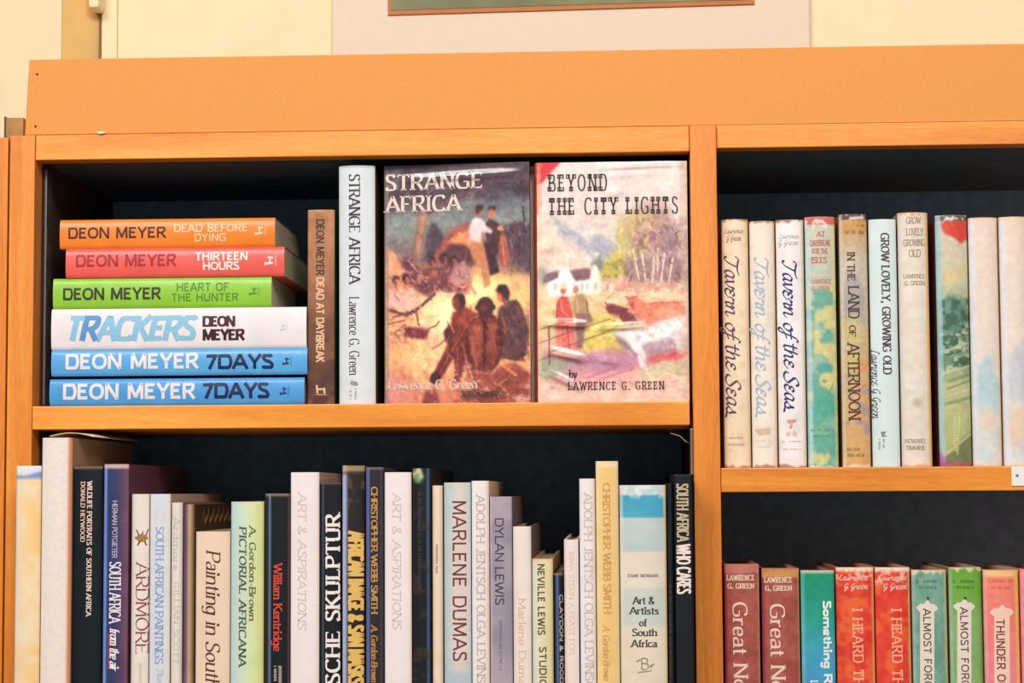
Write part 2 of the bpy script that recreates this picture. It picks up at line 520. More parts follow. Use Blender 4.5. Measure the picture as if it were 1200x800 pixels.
# ------------------------------------------------------------------ lettering: a stroke alphabet of our own
G = {
 'A': (.78, 'l.0,0 .38,1;l.38,1 .78,0;h.14,.34 .64,.34'),
 'B': (.68, 'l.08,0 .08,1;c.08,1 .38,1 .56,.88 .56,.66 .4,.53 .08,.53;c.08,.53 .44,.53 .63,.4 .63,.14 .44,0 .08,0'),
 'C': (.74, 'c.70,.8 .58,.96 .4,1 .18,.9 .06,.66 .06,.34 .18,.1 .4,0 .58,.04 .70,.2'),
 'D': (.76, 'l.08,0 .08,1;c.08,1 .36,1 .6,.88 .7,.6 .7,.4 .6,.12 .36,0 .08,0'),
 'E': (.62, 'l.08,0 .08,1;h.08,1 .56,1;h.08,.52 .48,.52;h.08,0 .58,0'),
 'F': (.58, 'l.08,0 .08,1;h.08,1 .55,1;h.08,.5 .46,.5'),
 'G': (.8, 'c.70,.8 .58,.96 .4,1 .18,.9 .06,.66 .06,.34 .18,.1 .4,0 .58,.03 .71,.14;l.71,.1 .71,.44;h.44,.44 .74,.44'),
 'H': (.76, 'l.08,0 .08,1;l.68,0 .68,1;h.08,.52 .68,.52'),
 'I': (.24, 'l.12,0 .12,1'),
 'J': (.5, 'l.38,1 .38,.25;c.38,.25 .34,.06 .2,0 .04,.08'),
 'K': (.72, 'l.08,0 .08,1;l.62,1 .08,.42;l.24,.58 .68,0'),
 'L': (.58, 'l.08,0 .08,1;h.08,0 .56,0'),
 'M': (.92, 'l.08,0 .1,1;l.1,1 .46,.12;l.46,.12 .82,1;l.82,1 .84,0'),
 'N': (.78, 'l.08,0 .08,1;l.08,1 .7,0;l.7,0 .7,1'),
 'O': (.82, 'e.41,.5,.35,.5'),
 'P': (.64, 'l.08,0 .08,1;c.08,1 .38,1 .58,.88 .58,.62 .38,.47 .08,.47'),
 'Q': (.82, 'e.41,.5,.35,.5;l.5,.22 .76,-.1'),
 'R': (.7, 'l.08,0 .08,1;c.08,1 .38,1 .58,.88 .58,.62 .38,.47 .08,.47;l.34,.48 .68,0'),
 'S': (.6, 'c.53,.82 .43,.96 .28,1 .12,.92 .08,.74 .18,.58 .42,.46 .54,.3 .52,.12 .38,.01 .24,0 .1,.06 .04,.2'),
 'T': (.66, 'l.33,0 .33,1;h.02,1 .64,1'),
 'U': (.74, 'l.08,1 .08,.3;c.08,.3 .14,.08 .37,0 .6,.08 .66,.3;l.66,.3 .66,1'),
 'V': (.74, 'l.02,1 .37,0;l.37,0 .72,1'),
 'W': (1.06, 'l.02,1 .28,0;l.28,0 .53,.9;l.53,.9 .78,0;l.78,0 1.04,1'),
 'X': (.7, 'l.04,1 .66,0;l.04,0 .66,1'),
 'Y': (.7, 'l.02,1 .35,.46;l.68,1 .35,.46;l.35,.46 .35,0'),
 'Z': (.64, 'h.06,1 .58,1;l.58,1 .04,0;h.04,0 .6,0'),
 'a': (.54, 'c.1,.54 .24,.66 .38,.62 .44,.46;l.44,.48 .44,0;c.44,.38 .22,.36 .06,.24 .08,.06 .2,0 .34,.06 .44,.18'),
 'b': (.58, 'l.08,0 .08,1;e.30,.33,.23,.33'),
 'c': (.5, 'c.45,.54 .3,.66 .14,.58 .06,.33 .14,.08 .3,0 .46,.12'),
 'd': (.58, 'l.5,0 .5,1;e.28,.33,.22,.33'),
 'e': (.52, 'c.07,.36 .46,.36;c.46,.36 .42,.58 .28,.66 .12,.56 .06,.33 .12,.08 .3,0 .46,.12'),
 'f': (.36, 'c.36,.95 .26,1 .17,.9 .16,.75;l.16,.78 .16,0;h.02,.64 .33,.64'),
 'g': (.56, 'l.48,.66 .48,-.05;c.48,-.02 .42,-.24 .25,-.28 .08,-.2;e.27,.33,.21,.33'),
 'h': (.58, 'l.08,0 .08,1;c.08,.42 .18,.62 .32,.66 .45,.58 .49,.42;l.49,.45 .49,0'),
 'i': (.22, 'l.11,0 .11,.66;d.11,.88'),
 'k': (.54, 'l.08,0 .08,1;l.46,.66 .08,.28;l.2,.4 .52,0'),
 'l': (.22, 'l.11,0 .11,1'),
 'm': (.88, 'l.08,0 .08,.66;c.08,.42 .16,.62 .28,.66 .4,.58 .43,.42;l.43,.45 .43,0;c.43,.42 .52,.62 .64,.66 .75,.58 .79,.42;l.79,.45 .79,0'),
 'n': (.58, 'l.08,0 .08,.66;c.08,.42 .18,.62 .32,.66 .45,.58 .49,.42;l.49,.45 .49,0'),
 'o': (.58, 'e.29,.33,.23,.33'),
 'p': (.58, 'l.08,-.3 .08,.66;e.30,.33,.23,.33'),
 'r': (.4, 'l.08,0 .08,.66;c.08,.42 .18,.6 .3,.66 .38,.6'),
 's': (.46, 'c.38,.54 .24,.66 .09,.56 .1,.42 .24,.34 .38,.22 .36,.06 .2,0 .05,.1'),
 't': (.36, 'l.16,.88 .16,.14;c.16,.16 .2,0 .35,.05;h.02,.64 .33,.64'),
 'u': (.58, 'l.08,.66 .08,.2;c.08,.22 .14,.03 .28,0 .42,.08 .49,.24;l.49,.66 .49,0'),
 'v': (.52, 'l.02,.66 .26,0;l.26,0 .5,.66'),
 'w': (.78, 'l.02,.66 .21,0;l.21,0 .39,.6;l.39,.6 .57,0;l.57,0 .76,.66'),
 'x': (.5, 'l.04,.66 .46,0;l.04,0 .46,.66'),
 'y': (.52, 'l.02,.66 .27,.02;l.5,.66 .27,.02;c.27,.02 .16,-.24 .02,-.28'),
 'z': (.46, 'h.04,.66 .42,.66;l.42,.66 .04,0;h.04,0 .44,0'),
 '&': (.76, 'c.68,.36 .5,.08 .28,0 .08,.1 .08,.3 .3,.52 .46,.72 .4,.94 .26,.98 .16,.84 .24,.62 .44,.3 .72,0'),
 '7': (.62, 'h.04,1 .58,1;l.58,1 .2,0'),
 '.': (.22, 'd.1,.05'), ',': (.22, 'd.1,.05;l.1,.04 .04,-.16'), '-': (.36, 'h.05,.36 .31,.36'),
 ':': (.22, 'd.1,.05;d.1,.5'), '|': (.2, 'l.1,-.2 .1,1'), ' ': (.36, ''),
}
SCRIPT = dict(G)
SCRIPT.update({
 'T': (.66, 'c-.16,.78 -.04,1.02 .24,.96 .6,.94 .86,1.08;c.42,.96 .34,.5 .22,.12 .06,-.04 -.08,.1'),
 'S': (.62, 'c.62,.86 .5,1.06 .28,1.0 .16,.78 .34,.5 .5,.24 .36,.0 .1,-.06 -.1,.1 -.04,.3'),
 'a': (.56, 'c.42,.6 .22,.66 .06,.36 .1,.04 .26,.02 .42,.4;c.44,.66 .38,.2 .46,0 .64,.2'),
 'e': (.5, 'c.42,.56 .28,.68 .12,.58 .14,.42 .3,.36;c.3,.36 .1,.32 .04,.12 .16,-.02 .36,.04 .56,.26'),
 'v': (.5, 'c-.02,.56 .08,.64 .12,.3 .2,0 .4,.3 .44,.66 .52,.56 .62,.6'),
 'r': (.46, 'c-.04,.3 .1,.66 .14,.56 .24,.6 .34,.56 .3,.2 .36,0 .54,.2'),
 'n': (.62, 'c-.04,.4 .08,.66 .1,.4 .06,0;c.08,.2 .24,.6 .4,.64 .42,.4 .4,.06 .5,0 .68,.2'),
 'o': (.56, 'c.3,.66 .08,.4 .1,.06 .3,0 .46,.3 .4,.6 .28,.62 .44,.5 .64,.56'),
 'f': (.34, 'c.5,1.0 .36,1.06 .24,.8 .14,.2 .02,-.36 -.16,-.36 -.12,-.16 .1,.06 .4,.2;c-.06,.5 .4,.56'),
 't': (.36, 'c.16,1.0 .12,.4 .14,.04 .26,-.02 .42,.2;c-.06,.66 .38,.7'),
 'h': (.6, 'c.14,1.04 .08,.5 .04,0;c.06,.2 .2,.56 .36,.62 .4,.4 .38,.06 .48,0 .66,.2'),
 's': (.5, 'c-.06,.1 .2,.4 .26,.66 .3,.4 .36,.14 .2,-.02 .02,.06;c.2,-.02 .4,-.02 .66,-.1'),
 'w': (.8, 'c0,.6 .1,.1 .2,0 .36,.4 .4,.66;c.4,.66 .42,.1 .54,0 .7,.4 .74,.66 .86,.56'),
 'u': (.6, 'c0,.6 .06,.1 .2,0 .36,.3 .44,.66;c.44,.66 .42,.1 .5,0 .66,.2'),
 'c': (.48, 'c.42,.54 .28,.66 .08,.46 .1,.06 .28,0 .54,.22'),
 'L': (.6, 'c.44,.9 .3,1.06 .2,.7 .14,.2 -.06,0 .1,.1 .4,-.04 .66,.1'),
 'G': (.7, 'c.56,.9 .36,1.06 .1,.7 .14,.26 .4,.2 .54,.6;c.54,.6 .5,.1 .36,-.3 .16,-.3 .2,-.1 .7,.2'),
})


def cr_spline(p, n):
    P = [2 * np.array(p[0]) - np.array(p[1])] + [np.array(q) for q in p] + [2 * np.array(p[-1]) - np.array(p[-2])]
    out = []
    for i in range(1, len(P) - 2):
        for t in np.linspace(0, 1, n, endpoint=False):
            a, b, c, d = P[i - 1], P[i], P[i + 1], P[i + 2]
            out.append(0.5 * (2 * b + (c - a) * t + (2 * a - 5 * b + 4 * c - d) * t ** 2 + (3 * b - a - 3 * c + d) * t ** 3))
    out.append(P[-2])
    return np.array(out)


def lettering(text, length, height, style='sans', wt=0.16, thin=None, track=0.04, shear=0.0, font=None, hole=False):
    """polygons of one line of text in a frame length x height (baseline at 0), same units"""
    F = font or G
    nib = {'sans': None, 'serif': math.radians(14), 'slab': None, 'script': math.radians(35)}[style]
    adv = [F.get(c, F[' '])[0] + track for c in text]
    total = sum(adv) - track
    sx, sy = length / total, height
    cond = min(1.0, sx / sy) ** 0.75
    w0 = wt * height * cond
    w1 = (thin if thin is not None else (wt if style in ('sans', 'slab') else wt * 0.35)) * height
    if style == 'serif' and height < 0.007: w1 = max(w1, 0.11 * height)
    w1 = min(w1, w0)
    V, FA = [], []

    def quad(a, b, c, d):
        k = len(V)
        V.extend([tuple(a), tuple(b), tuple(c), tuple(d)])
        FA.append((k, k + 1, k + 2, k + 3))

    def width(d):
        th = math.atan2(d[1], d[0])
        if nib is None:
            return w1 + (w0 - w1) * abs(math.sin(th))
        return w1 + (w0 - w1) * abs(math.sin(th - nib)) ** 1.3

    def ribbon(P, closed=False, cap=0.0):
        n = len(P)
        T = np.zeros_like(P)
        for i in range(n):
            a = P[i - 1] if (i or closed) else P[i]
            b = P[(i + 1) % n] if (i < n - 1 or closed) else P[i]
            T[i] = (b - a)
        L = []
        R = []
        for i in range(n):
            d = T[i] / (np.linalg.norm(T[i]) + 1e-9)
            w = width(d) / 2
            nrm = np.array((-d[1], d[0]))
            p = P[i].copy()
            if not closed and cap:
                if i == 0: p = p - d * cap
                if i == n - 1: p = p + d * cap
            L.append(p + nrm * w)
            R.append(p - nrm * w)
        for i in range(n if closed else n - 1):
            j = (i + 1) % n
            quad(R[i], R[j], L[j], L[i])

    x = 0.0
    for ch, a in zip(text, adv):
        spec = F.get(ch, F[' '])[1]
        strokes = [s for s in spec.split(';') if s]
        parsed = []
        for s in strokes:
            pts = [tuple(float(q) for q in t.split(',')) for t in s[1:].split()] if s[0] != 'e' and s[0] != 'd' else [tuple(float(q) for q in s[1:].split(','))]
            parsed.append((s[0], pts))

        def M(p):
            return np.array(((x + p[0] + 0.0) * sx + shear * p[1] * sy, p[1] * sy))
        ends = [pt for k, pp in parsed if k == 'l' for pt in (pp[0], pp[-1])]
        for k, pts in parsed:
            if k == 'd':
                c = M(pts[0])
                r = max(w0 * 0.62, 0.06 * sy)
                quad(c + (-r, -r), c + (r, -r), c + (r, r), c + (-r, r))
            elif k == 'e':
                cx, cy, rx, ry = pts[0]
                n = 26
                sq = 2.3 if style == 'sans' else 2.0
                P = []
                for i in range(n):
                    t = 2 * math.pi * i / n
                    co, si = math.cos(t), math.sin(t)
                    P.append(M((cx + rx * math.copysign(abs(co) ** (2 / sq), co), cy + ry * math.copysign(abs(si) ** (2 / sq), si))))
                # keep the outer edge inside the cap height
                P = np.array(P)
                c = P.mean(0)
                hgt = max(P[:, 1]) - min(P[:, 1])
                P[:, 1] = c[1] + (P[:, 1] - c[1]) * (hgt - w1 * 0.9) / hgt
                ribbon(P, True)
            elif k == 'c':
                P = np.array([M(q) for q in pts])
                if style != 'script':
                    for q in P:       # pull flat tops and bottoms in by half a stroke
                        pass
                S = cr_spline([tuple(q) for q in P], 7)
                if style != 'script':
                    lo, hi = w1 * 0.45, sy - w1 * 0.45
                    top = max(q[1] for q in pts)
                    S[:, 1] = np.where(S[:, 1] > top * sy - w1 * 0.45, top * sy - w1 * 0.45, S[:, 1])
                    if min(q[1] for q in pts) >= 0:
                        S[:, 1] = np.maximum(S[:, 1], lo)
                ribbon(S)
            elif k == 'h':
                p, q = M(pts[0]), M(pts[-1])
                y = p[1]
                if pts[0][1] >= 0.99 or abs(pts[0][1] - .66) < .01 and len(F[ch][1]) > 10: y -= w1 / 2
                elif pts[0][1] <= 0.01: y += w1 / 2
                n = 4
                for i in range(n):
                    u, v = i / n, (i + 1) / n
                    A_, B_ = p + (q - p) * u, p + (q - p) * v
                    quad((A_[0], y - w1 / 2), (B_[0], y - w1 / 2), (B_[0], y + w1 / 2), (A_[0], y + w1 / 2))
                if style == 'serif' and abs(pts[0][1] - .52) > .1 and len(pts) == 2 and ch in 'EFLTZ':
                    e = q
                    s_ = -1 if pts[0][1] > .5 else 1
                    tips = [q] if ch != 'T' else [p, q]
                    for e in tips:
                        quad((e[0] - w1 * .7, y), (e[0] + w1 * .3, y), (e[0] + w1 * .3, y + s_ * sy * .17), (e[0] - w1 * .5, y + s_ * sy * .14))
                if style == 'slab' and ch in 'EFLTZ' and abs(pts[0][1] - .52) > .03:
                    s_ = -1 if pts[0][1] > .5 else 1
                    for e, dr in ([(q, -1)] if ch != 'T' else [(p, 1), (q, -1)]):
                        quad((e[0] + dr * .15 * sx, y), (e[0], y), (e[0], y + s_ * sy * .24), (e[0] + dr * .15 * sx, y + s_ * sy * .24))
            elif k == 'l':
                a_, b_ = M(pts[0]), M(pts[-1])
                P = np.array([a_ + (b_ - a_) * t for t in np.linspace(0, 1, 5)])
                d = (b_ - a_) / (np.linalg.norm(b_ - a_) + 1e-9)
                ribbon(P)
                # joints of diagonals: a little disc hides the notch
                for e, raw in ((a_, pts[0]), (b_, pts[-1])):
                    if ends.count(raw) > 1:
                        r = width(d) * 0.42
                        yy = min(max(e[1], r if raw[1] <= .02 else -9e9), sy - r if raw[1] >= .98 else 9e9)
                        k0 = len(V)
                        V.extend([(e[0] + r * math.cos(t), yy + r * math.sin(t)) for t in np.linspace(0, 2 * math.pi, 8, endpoint=False)])
                        FA.append(tuple(range(k0, k0 + 8)))
                if style in ('serif', 'slab') and abs(d[1]) > 0.35:
                    for e, raw in ((a_, pts[0]), (b_, pts[-1])):
                        lev = [l for l in (0, 1, .66, -.3) if abs(raw[1] - l) < .015]
                        if not lev: continue
                        if ends.count(raw) > 1 and ch in 'VWvwAMy' and not (ch == 'M' and False): continue
                        if style == 'serif':
                            hw, sh = w0 * 0.55 + 0.06 * sx, max(w1 * .9, 0.04 * sy)
                        else:
                            hw, sh = w0 * 0.5 + (0.13 if hole else 0.085) * sx, (0.25 if hole else 0.14) * sy
                        y0 = e[1] if lev[0] in (0, -.3) else e[1] - sh
                        cx = e[0]
                        if lev[0] == .66 or (lev[0] == 1 and ch in 'bdhkl'):
                            quad((cx - hw, y0 + sh * .2), (cx, y0), (cx, y0 + sh), (cx - hw, y0 + sh * .7))
                            continue
                        if style == 'slab' and hole:
                            b1 = 0.05 * sy
                            quad((cx - hw, y0), (cx + hw, y0), (cx + hw, y0 + b1), (cx - hw, y0 + b1))
                            quad((cx - hw, y0 + sh - b1), (cx + hw, y0 + sh - b1), (cx + hw, y0 + sh), (cx - hw, y0 + sh))
                            quad((cx - hw, y0), (cx - hw + b1, y0), (cx - hw + b1, y0 + sh), (cx - hw, y0 + sh))
                            quad((cx + hw - b1, y0), (cx + hw, y0), (cx + hw, y0 + sh), (cx + hw - b1, y0 + sh))
                        else:
                            quad((cx - hw, y0), (cx, y0), (cx, y0 + sh), (cx - hw, y0 + sh))
                            quad((cx, y0), (cx + hw, y0), (cx + hw, y0 + sh), (cx, y0 + sh))
        x += a
    return V, FA


# ------------------------------------------------------------------ printing on covers (pictures printed on paper)
def smooth_noise(h, w, cell, seed):
    r = np.random.RandomState(seed)
    gh, gw = int(h / cell) + 3, int(w / cell) + 3
    g_ = r.rand(gh, gw)
    yy, xx = np.arange(h) / cell, np.arange(w) / cell
    y0, x0 = yy.astype(int), xx.astype(int)
    fy, fx_ = (yy - y0)[:, None], (xx - x0)[None, :]
    fy, fx_ = fy * fy * (3 - 2 * fy), fx_ * fx_ * (3 - 2 * fx_)
    a, b = g_[y0][:, x0], g_[y0][:, x0 + 1]
    c, d = g_[y0 + 1][:, x0], g_[y0 + 1][:, x0 + 1]
    return (a * (1 - fx_) + b * fx_) * (1 - fy) + (c * (1 - fx_) + d * fx_) * fy


class Print:
    """a picture in the coordinates of the printed sheet, x0..x1 by y0..y1"""
    def __init__(s, x0, y0, x1, y1, c, res=1.0):
        s.x0, s.y0, s.x1, s.y1, s.res = x0, y0, x1, y1, res
        s.w, s.h = max(3, int((x1 - x0) * res)), max(3, int((y1 - y0) * res))
        s.a = np.ones((s.h, s.w, 3)) * np.array(c, float)
        s.gx, s.gy = np.meshgrid(x0 + (np.arange(s.w) + .5) * (x1 - x0) / s.w, y0 + (np.arange(s.h) + .5) * (y1 - y0) / s.h)

    def _blend(s, m_, c, al=1.0):
        m_ = np.clip(m_ * al, 0, 1)[..., None]
        s.a = s.a * (1 - m_) + np.array(c, float) * m_
        return s

    def _blur(s, m_, k):
        k = int(round(k * s.res))
        for _ in range(2):
            for ax in (0, 1):
                if k < 1: continue
                p = np.pad(m_, [(k, k) if i == ax else (0, 0) for i in (0, 1)], mode='edge')
                cs = np.cumsum(p, axis=ax)
                n = 2 * k + 1
                z_ = np.zeros_like(np.take(cs, [0], axis=ax))
                cs = np.concatenate([z_, cs], axis=ax)
                L = m_.shape[ax]
                m_ = (np.take(cs, range(n, n + L), axis=ax) - np.take(cs, range(0, L), axis=ax)) / n
        return m_

    def grad(s, stops, axis='y'):
        t = s.gy if axis == 'y' else s.gx
        pos = [p for p, _ in stops]
        for k in range(3):
            s.a[..., k] = np.interp(t, pos, [c[k] for _, c in stops])
        return s

    def poly(s, pts, c, soft=1.0, al=1.0):
        m_ = np.zeros((s.h, s.w), bool)
        n = len(pts)
        for i in range(n):
            (xa_, ya_), (xb2, yb2) = pts[i], pts[(i + 1) % n]
            if ya_ == yb2: continue
            cond = ((s.gy > min(ya_, yb2)) & (s.gy <= max(ya_, yb2)))
            xi = xa_ + (s.gy - ya_) * (xb2 - xa_) / (yb2 - ya_)
            m_ ^= cond & (s.gx < xi)
        return s._blend(s._blur(m_.astype(float), soft), c, al)

    def blob(s, cx, cy, rx, ry, c, soft=.35, al=1.0, rot=0.0):
        dx, dy = s.gx - cx, s.gy - cy
        cc, ss = math.cos(rot), math.sin(rot)
        d = np.sqrt(((dx * cc + dy * ss) / rx) ** 2 + ((-dx * ss + dy * cc) / ry) ** 2)
        return s._blend(np.clip((1 - d) / soft + .5, 0, 1), c, al)

    def line(s, pts, wd, c, al=1.0, soft=.6):
        pad = wd + soft + 1
        fx_, fy_ = s.w / (s.x1 - s.x0), s.h / (s.y1 - s.y0)
        xs, ys = [q[0] for q in pts], [q[1] for q in pts]
        i0, i1 = max(0, int((min(xs) - pad - s.x0) * fx_)), min(s.w, int((max(xs) + pad - s.x0) * fx_) + 1)
        j0, j1 = max(0, int((min(ys) - pad - s.y0) * fy_)), min(s.h, int((max(ys) + pad - s.y0) * fy_) + 1)
        if i1 <= i0 or j1 <= j0: return s
        gx, gy = s.gx[j0:j1, i0:i1], s.gy[j0:j1, i0:i1]
        m_ = np.zeros(gx.shape)
        for (xa_, ya_), (xb2, yb2) in zip(pts, pts[1:]):
            L = (xb2 - xa_) ** 2 + (yb2 - ya_) ** 2 + 1e-9
            t = np.clip(((gx - xa_) * (xb2 - xa_) + (gy - ya_) * (yb2 - ya_)) / L, 0, 1)
            d = np.hypot(gx - xa_ - t * (xb2 - xa_), gy - ya_ - t * (yb2 - ya_))
            m_ = np.maximum(m_, np.clip((wd / 2 - d) / soft + .5, 0, 1))
        m_ = np.clip(m_ * al, 0, 1)[..., None]
        s.a[j0:j1, i0:i1] = s.a[j0:j1, i0:i1] * (1 - m_) + np.array(c, float) * m_
        return s

    def brush(s, n, region, ang, ln, wd, amp, seed, spread=.5, al=.7):
        """short strokes that take the colour under them, a little shifted"""
        r = random.Random(seed)
        x0, y0, x1, y1 = region
        for _ in range(n):
            x, y = r.uniform(x0, x1), r.uniform(y0, y1)
            i = min(s.w - 1, max(0, int((x - s.x0) * s.w / (s.x1 - s.x0))))
            j = min(s.h - 1, max(0, int((y - s.y0) * s.h / (s.y1 - s.y0))))
            d = r.gauss(0, amp)
            c = [min(255, max(0, v + d + r.gauss(0, amp * .25))) for v in s.a[j, i]]
            a, L = ang + r.gauss(0, spread), ln * r.uniform(.5, 1.2)
            k = r.uniform(-.2, .2) * L
            p = [(x - math.cos(a) * L / 2, y - math.sin(a) * L / 2), (x - math.sin(a) * k, y + math.cos(a) * k), (x + math.cos(a) * L / 2, y + math.sin(a) * L / 2)]
            s.line(p, wd * r.uniform(.6, 1.2), c, al, .8)
        return s

    def band(s, y0, y1, c, soft=1.0, al=1.0, axis='y'):
        t = s.gy if axis == 'y' else s.gx
        return s._blend(np.clip((t - y0) / soft + .5, 0, 1) * np.clip((y1 - t) / soft + .5, 0, 1), c, al)

    def mottle(s, c, cell, seed, thr=.5, soft=.15, al=1.0, region=None):
        n = smooth_noise(s.h, s.w, max(1.2, cell * s.res), seed) * .65 + smooth_noise(s.h, s.w, max(1.1, cell * .4 * s.res), seed + 9) * .35
        m_ = np.clip((n - thr) / soft + .5, 0, 1)
        if region is not None:
            x0, y0, x1, y1 = region
            m_ = m_ * ((s.gx > x0) & (s.gx < x1)) * np.clip((s.gy - y0) / 6 + .5, 0, 1) * np.clip((y1 - s.gy) / 6 + .5, 0, 1)
        return s._blend(m_, c, al)

    def grain(s, amp, cell, seed):
        n = smooth_noise(s.h, s.w, max(1.2, cell * s.res), seed) - .5
        s.a = np.clip(s.a + n[..., None] * amp, 0, 255)
        return s

    def edges(s, c, wd, seed=0, top=True, bot=True):
        """worn paper at the head and foot of a spine"""
        n = smooth_noise(1, s.w, 3 * s.res, seed)[0] * wd * 1.6
        n2 = smooth_noise(1, s.w, 4 * s.res, seed + 5)[0] * wd * 1.4
        if top: s._blend(np.clip((s.y0 + n[None, :] - s.gy) / 1.2 + .5, 0, 1), c, .9)
        if bot: s._blend(np.clip((s.gy - s.y1 + n2[None, :]) / 1.2 + .5, 0, 1), c, .9)
        return s

    def sample(s, u, v):
        """u 0..1 left to right, v 0..1 top to bottom"""
        fx_ = np.clip(u * s.w - .5, 0, s.w - 1.001)
        fy = np.clip(v * s.h - .5, 0, s.h - 1.001)
        x0, y0 = fx_.astype(int), fy.astype(int)
        x1, y1 = np.minimum(x0 + 1, s.w - 1), np.minimum(y0 + 1, s.h - 1)
        tx, ty = (fx_ - x0)[..., None], (fy - y0)[..., None]
        A = s.a
        return (A[y0, x0] * (1 - tx) + A[y0, x1] * tx) * (1 - ty) + (A[y1, x0] * (1 - tx) + A[y1, x1] * tx) * ty


def lin_np(a):
    v = np.clip(a, 0, 255) / 255.0
    return np.minimum(np.where(v <= 0.04045, v / 12.92, ((v + 0.055) / 1.055) ** 2.4) * GAIN, .9)


# ------------------------------------------------------------------ the book itself
class Book:
    """root empty at the foot of the spine; local x across the spine, y into the shelf, z up"""
    def __init__(s, name, loc, rot, w, h, d, spine, side, label, group, hard=True, bulge=0.0015,
                 gloss=False, pages=PAGES, front=None, page_gap=0.003, back=None, round_edge=None):
        s.w, s.h, s.d, s.bulge = w, h, d, bulge
        s.root = empty(name, loc, rot)
        tag(s.root, label, 'book', group)
        s.mw = Matrix.Translation(loc) @ (Matrix.Rotation(rot[2], 4, 'Z') @ Matrix.Rotation(rot[1], 4, 'Y'))
        s.inv = s.mw.inverted()
        s.count = 0
        t = 0.0024 if hard else 0.0005
        t = min(t, w * 0.2)
        V, F, Cc, S = [], [], [], []
        nu = max(9, min(90, spine.w + 1)) if spine is not None else 9
        nv = max(12, min(460, spine.h + 1)) if spine is not None else 12
        us, vs_ = np.linspace(0, 1, nu), np.linspace(0, 1, nv)
        UU, VV = np.meshgrid(us, vs_)
        cols = lin_np(spine.sample(UU, VV))
        for j in range(nv):
            for i in range(nu):
                xx = (us[i] - .5) * w
                V.append((xx, s.surf(xx), h * (1 - vs_[j])))
                Cc.append((*cols[j, i], 1))
        for j in range(nv - 1):
            for i in range(nu - 1):
                a = j * nu + i
                F.append((a, a + nu, a + nu + 1, a + 1))
                S.append(True)

        def q(pts, c):
            k = len(V)
            V.extend(pts)
            cc = (*alb(c), 1)
            Cc.extend([cc] * len(pts))
            F.append(tuple(range(k, k + len(pts))))
            S.append(False)
        ye = s.surf(w / 2)
        back = back or side
        xi = w / 2 - t
        for sg, c in ((1, side), (-1, back)):
            xo, xn = sg * w / 2, sg * xi
            if not (sg == 1 and front is not None):
                q([(xo, ye, 0), (xo, d, 0), (xo, d, h), (xo, ye, h)], c)
            q([(xn, ye + t, 0), (xn, d, 0), (xn, d, h), (xn, ye + t, h)], (225, 210, 190))
            q([(xo, d, 0), (xo, d, h), (xn, d, h), (xn, d, 0)], c)
            for z_ in (0, h):
                q([(xo, ye, z_), (xo, d, z_), (xn, d, z_), (xn, ye + t, z_)], c)
        # rim and inside of the spine
        n = 8
        sc = tuple(spine.a[0].mean(0)) if spine is not None else side
        xs = [-w / 2 + w * k / n for k in range(n + 1)]
        for k in range(n):
            a, b = xs[k], xs[k + 1]
            ai, bi = a * xi / (w / 2), b * xi / (w / 2)
            for z_ in (0, h):
                q([(a, s.surf(a), z_), (b, s.surf(b), z_), (bi, s.surf(b) + t, z_), (ai, s.surf(a) + t, z_)], sc)
            q([(ai, s.surf(a) + t, 0), (bi, s.surf(b) + t, 0), (bi, s.surf(b) + t, h), (ai, s.surf(a) + t, h)], sc)
        me = bpy.data.meshes.new('cover')
        me.from_pydata(V, [], F)
        at_ = me.attributes.new('print', 'FLOAT_COLOR', 'POINT')
        at_.data.foreach_set('color', np.array(Cc, dtype=np.float32).ravel())
        me.polygons.foreach_set('use_smooth', S)
        me.update()
        s.cover = link('cover', me, GLOSS if gloss else MATTE, s.root)
        if front is not None:
            nu, nv = front.w + 1, front.h + 1
            us, vs_ = np.linspace(0, 1, nu), np.linspace(0, 1, nv)
            UU, VV = np.meshgrid(us, vs_)
            cols = lin_np(front.sample(UU, VV)).reshape(-1, 3)
            P = [(w / 2, ye + us[i] * (d - ye), h * (1 - vs_[j])) for j in range(nv) for i in range(nu)]
            FF = [(j * nu + i, (j + 1) * nu + i, (j + 1) * nu + i + 1, j * nu + i + 1) for j in range(nv - 1) for i in range(nu - 1)]
            me = bpy.data.meshes.new('front_picture')
            me.from_pydata(P, [], FF)
            at_ = me.attributes.new('print', 'FLOAT_COLOR', 'POINT')
            at_.data.foreach_set('color', np.hstack([cols, np.ones((len(cols), 1))]).astype(np.float32).ravel())
            me.update()
            s.front = link('front_picture', me, GLOSS if gloss else MATTE, s.root)
        gp = page_gap if hard else 0.0004
        bx('pages', -xi + 0.0001, xi - 0.0001, s.surf(w / 2) + t + 0.001, d - (0.003 if hard else 0.0005), gp, h - gp, pages, s.root)

    def surf(s, x):
        u = min(1.0, abs(2 * x / s.w))
        r = 0.0
        e = 0.0012 / (s.w / 2)
        if u > 1 - e: r = 0.0008 * ((u - 1 + e) / e) ** 2
        return s.bulge * u * u + r

    def text(s, text, box_, way='down', color=(30, 25, 30), style='sans', part='title_lettering', on='spine', **kw):
        """box_ = x0,y0,x1,y1 of the cap-height box on the photograph"""
        x0, y0, x1, y1 = box_
        yref = s.mw.translation.y + (0.0 if on == 'spine' else -s.w / 2)
        c = at((x0 + x1) / 2, (y0 + y1) / 2, yref)
        if on == 'front':
            for _ in range(3):
                lc_ = s.inv @ c
                lc_.x = s.w / 2
                c = at((x0 + x1) / 2, (y0 + y1) / 2, (s.mw @ lc_).y)
        k = (at(x1, (y0 + y1) / 2, c.y) - at(x0, (y0 + y1) / 2, c.y)).length / max(1e-6, (x1 - x0))
        lc_ = s.inv @ c
        wpx, hpx = (x1 - x0) * k, (y1 - y0) * k
        flat = s.root.rotation_euler.y < -1.0
        L, H = (hpx, wpx) if (way in ('down', 'up') and not flat) else (wpx, hpx)
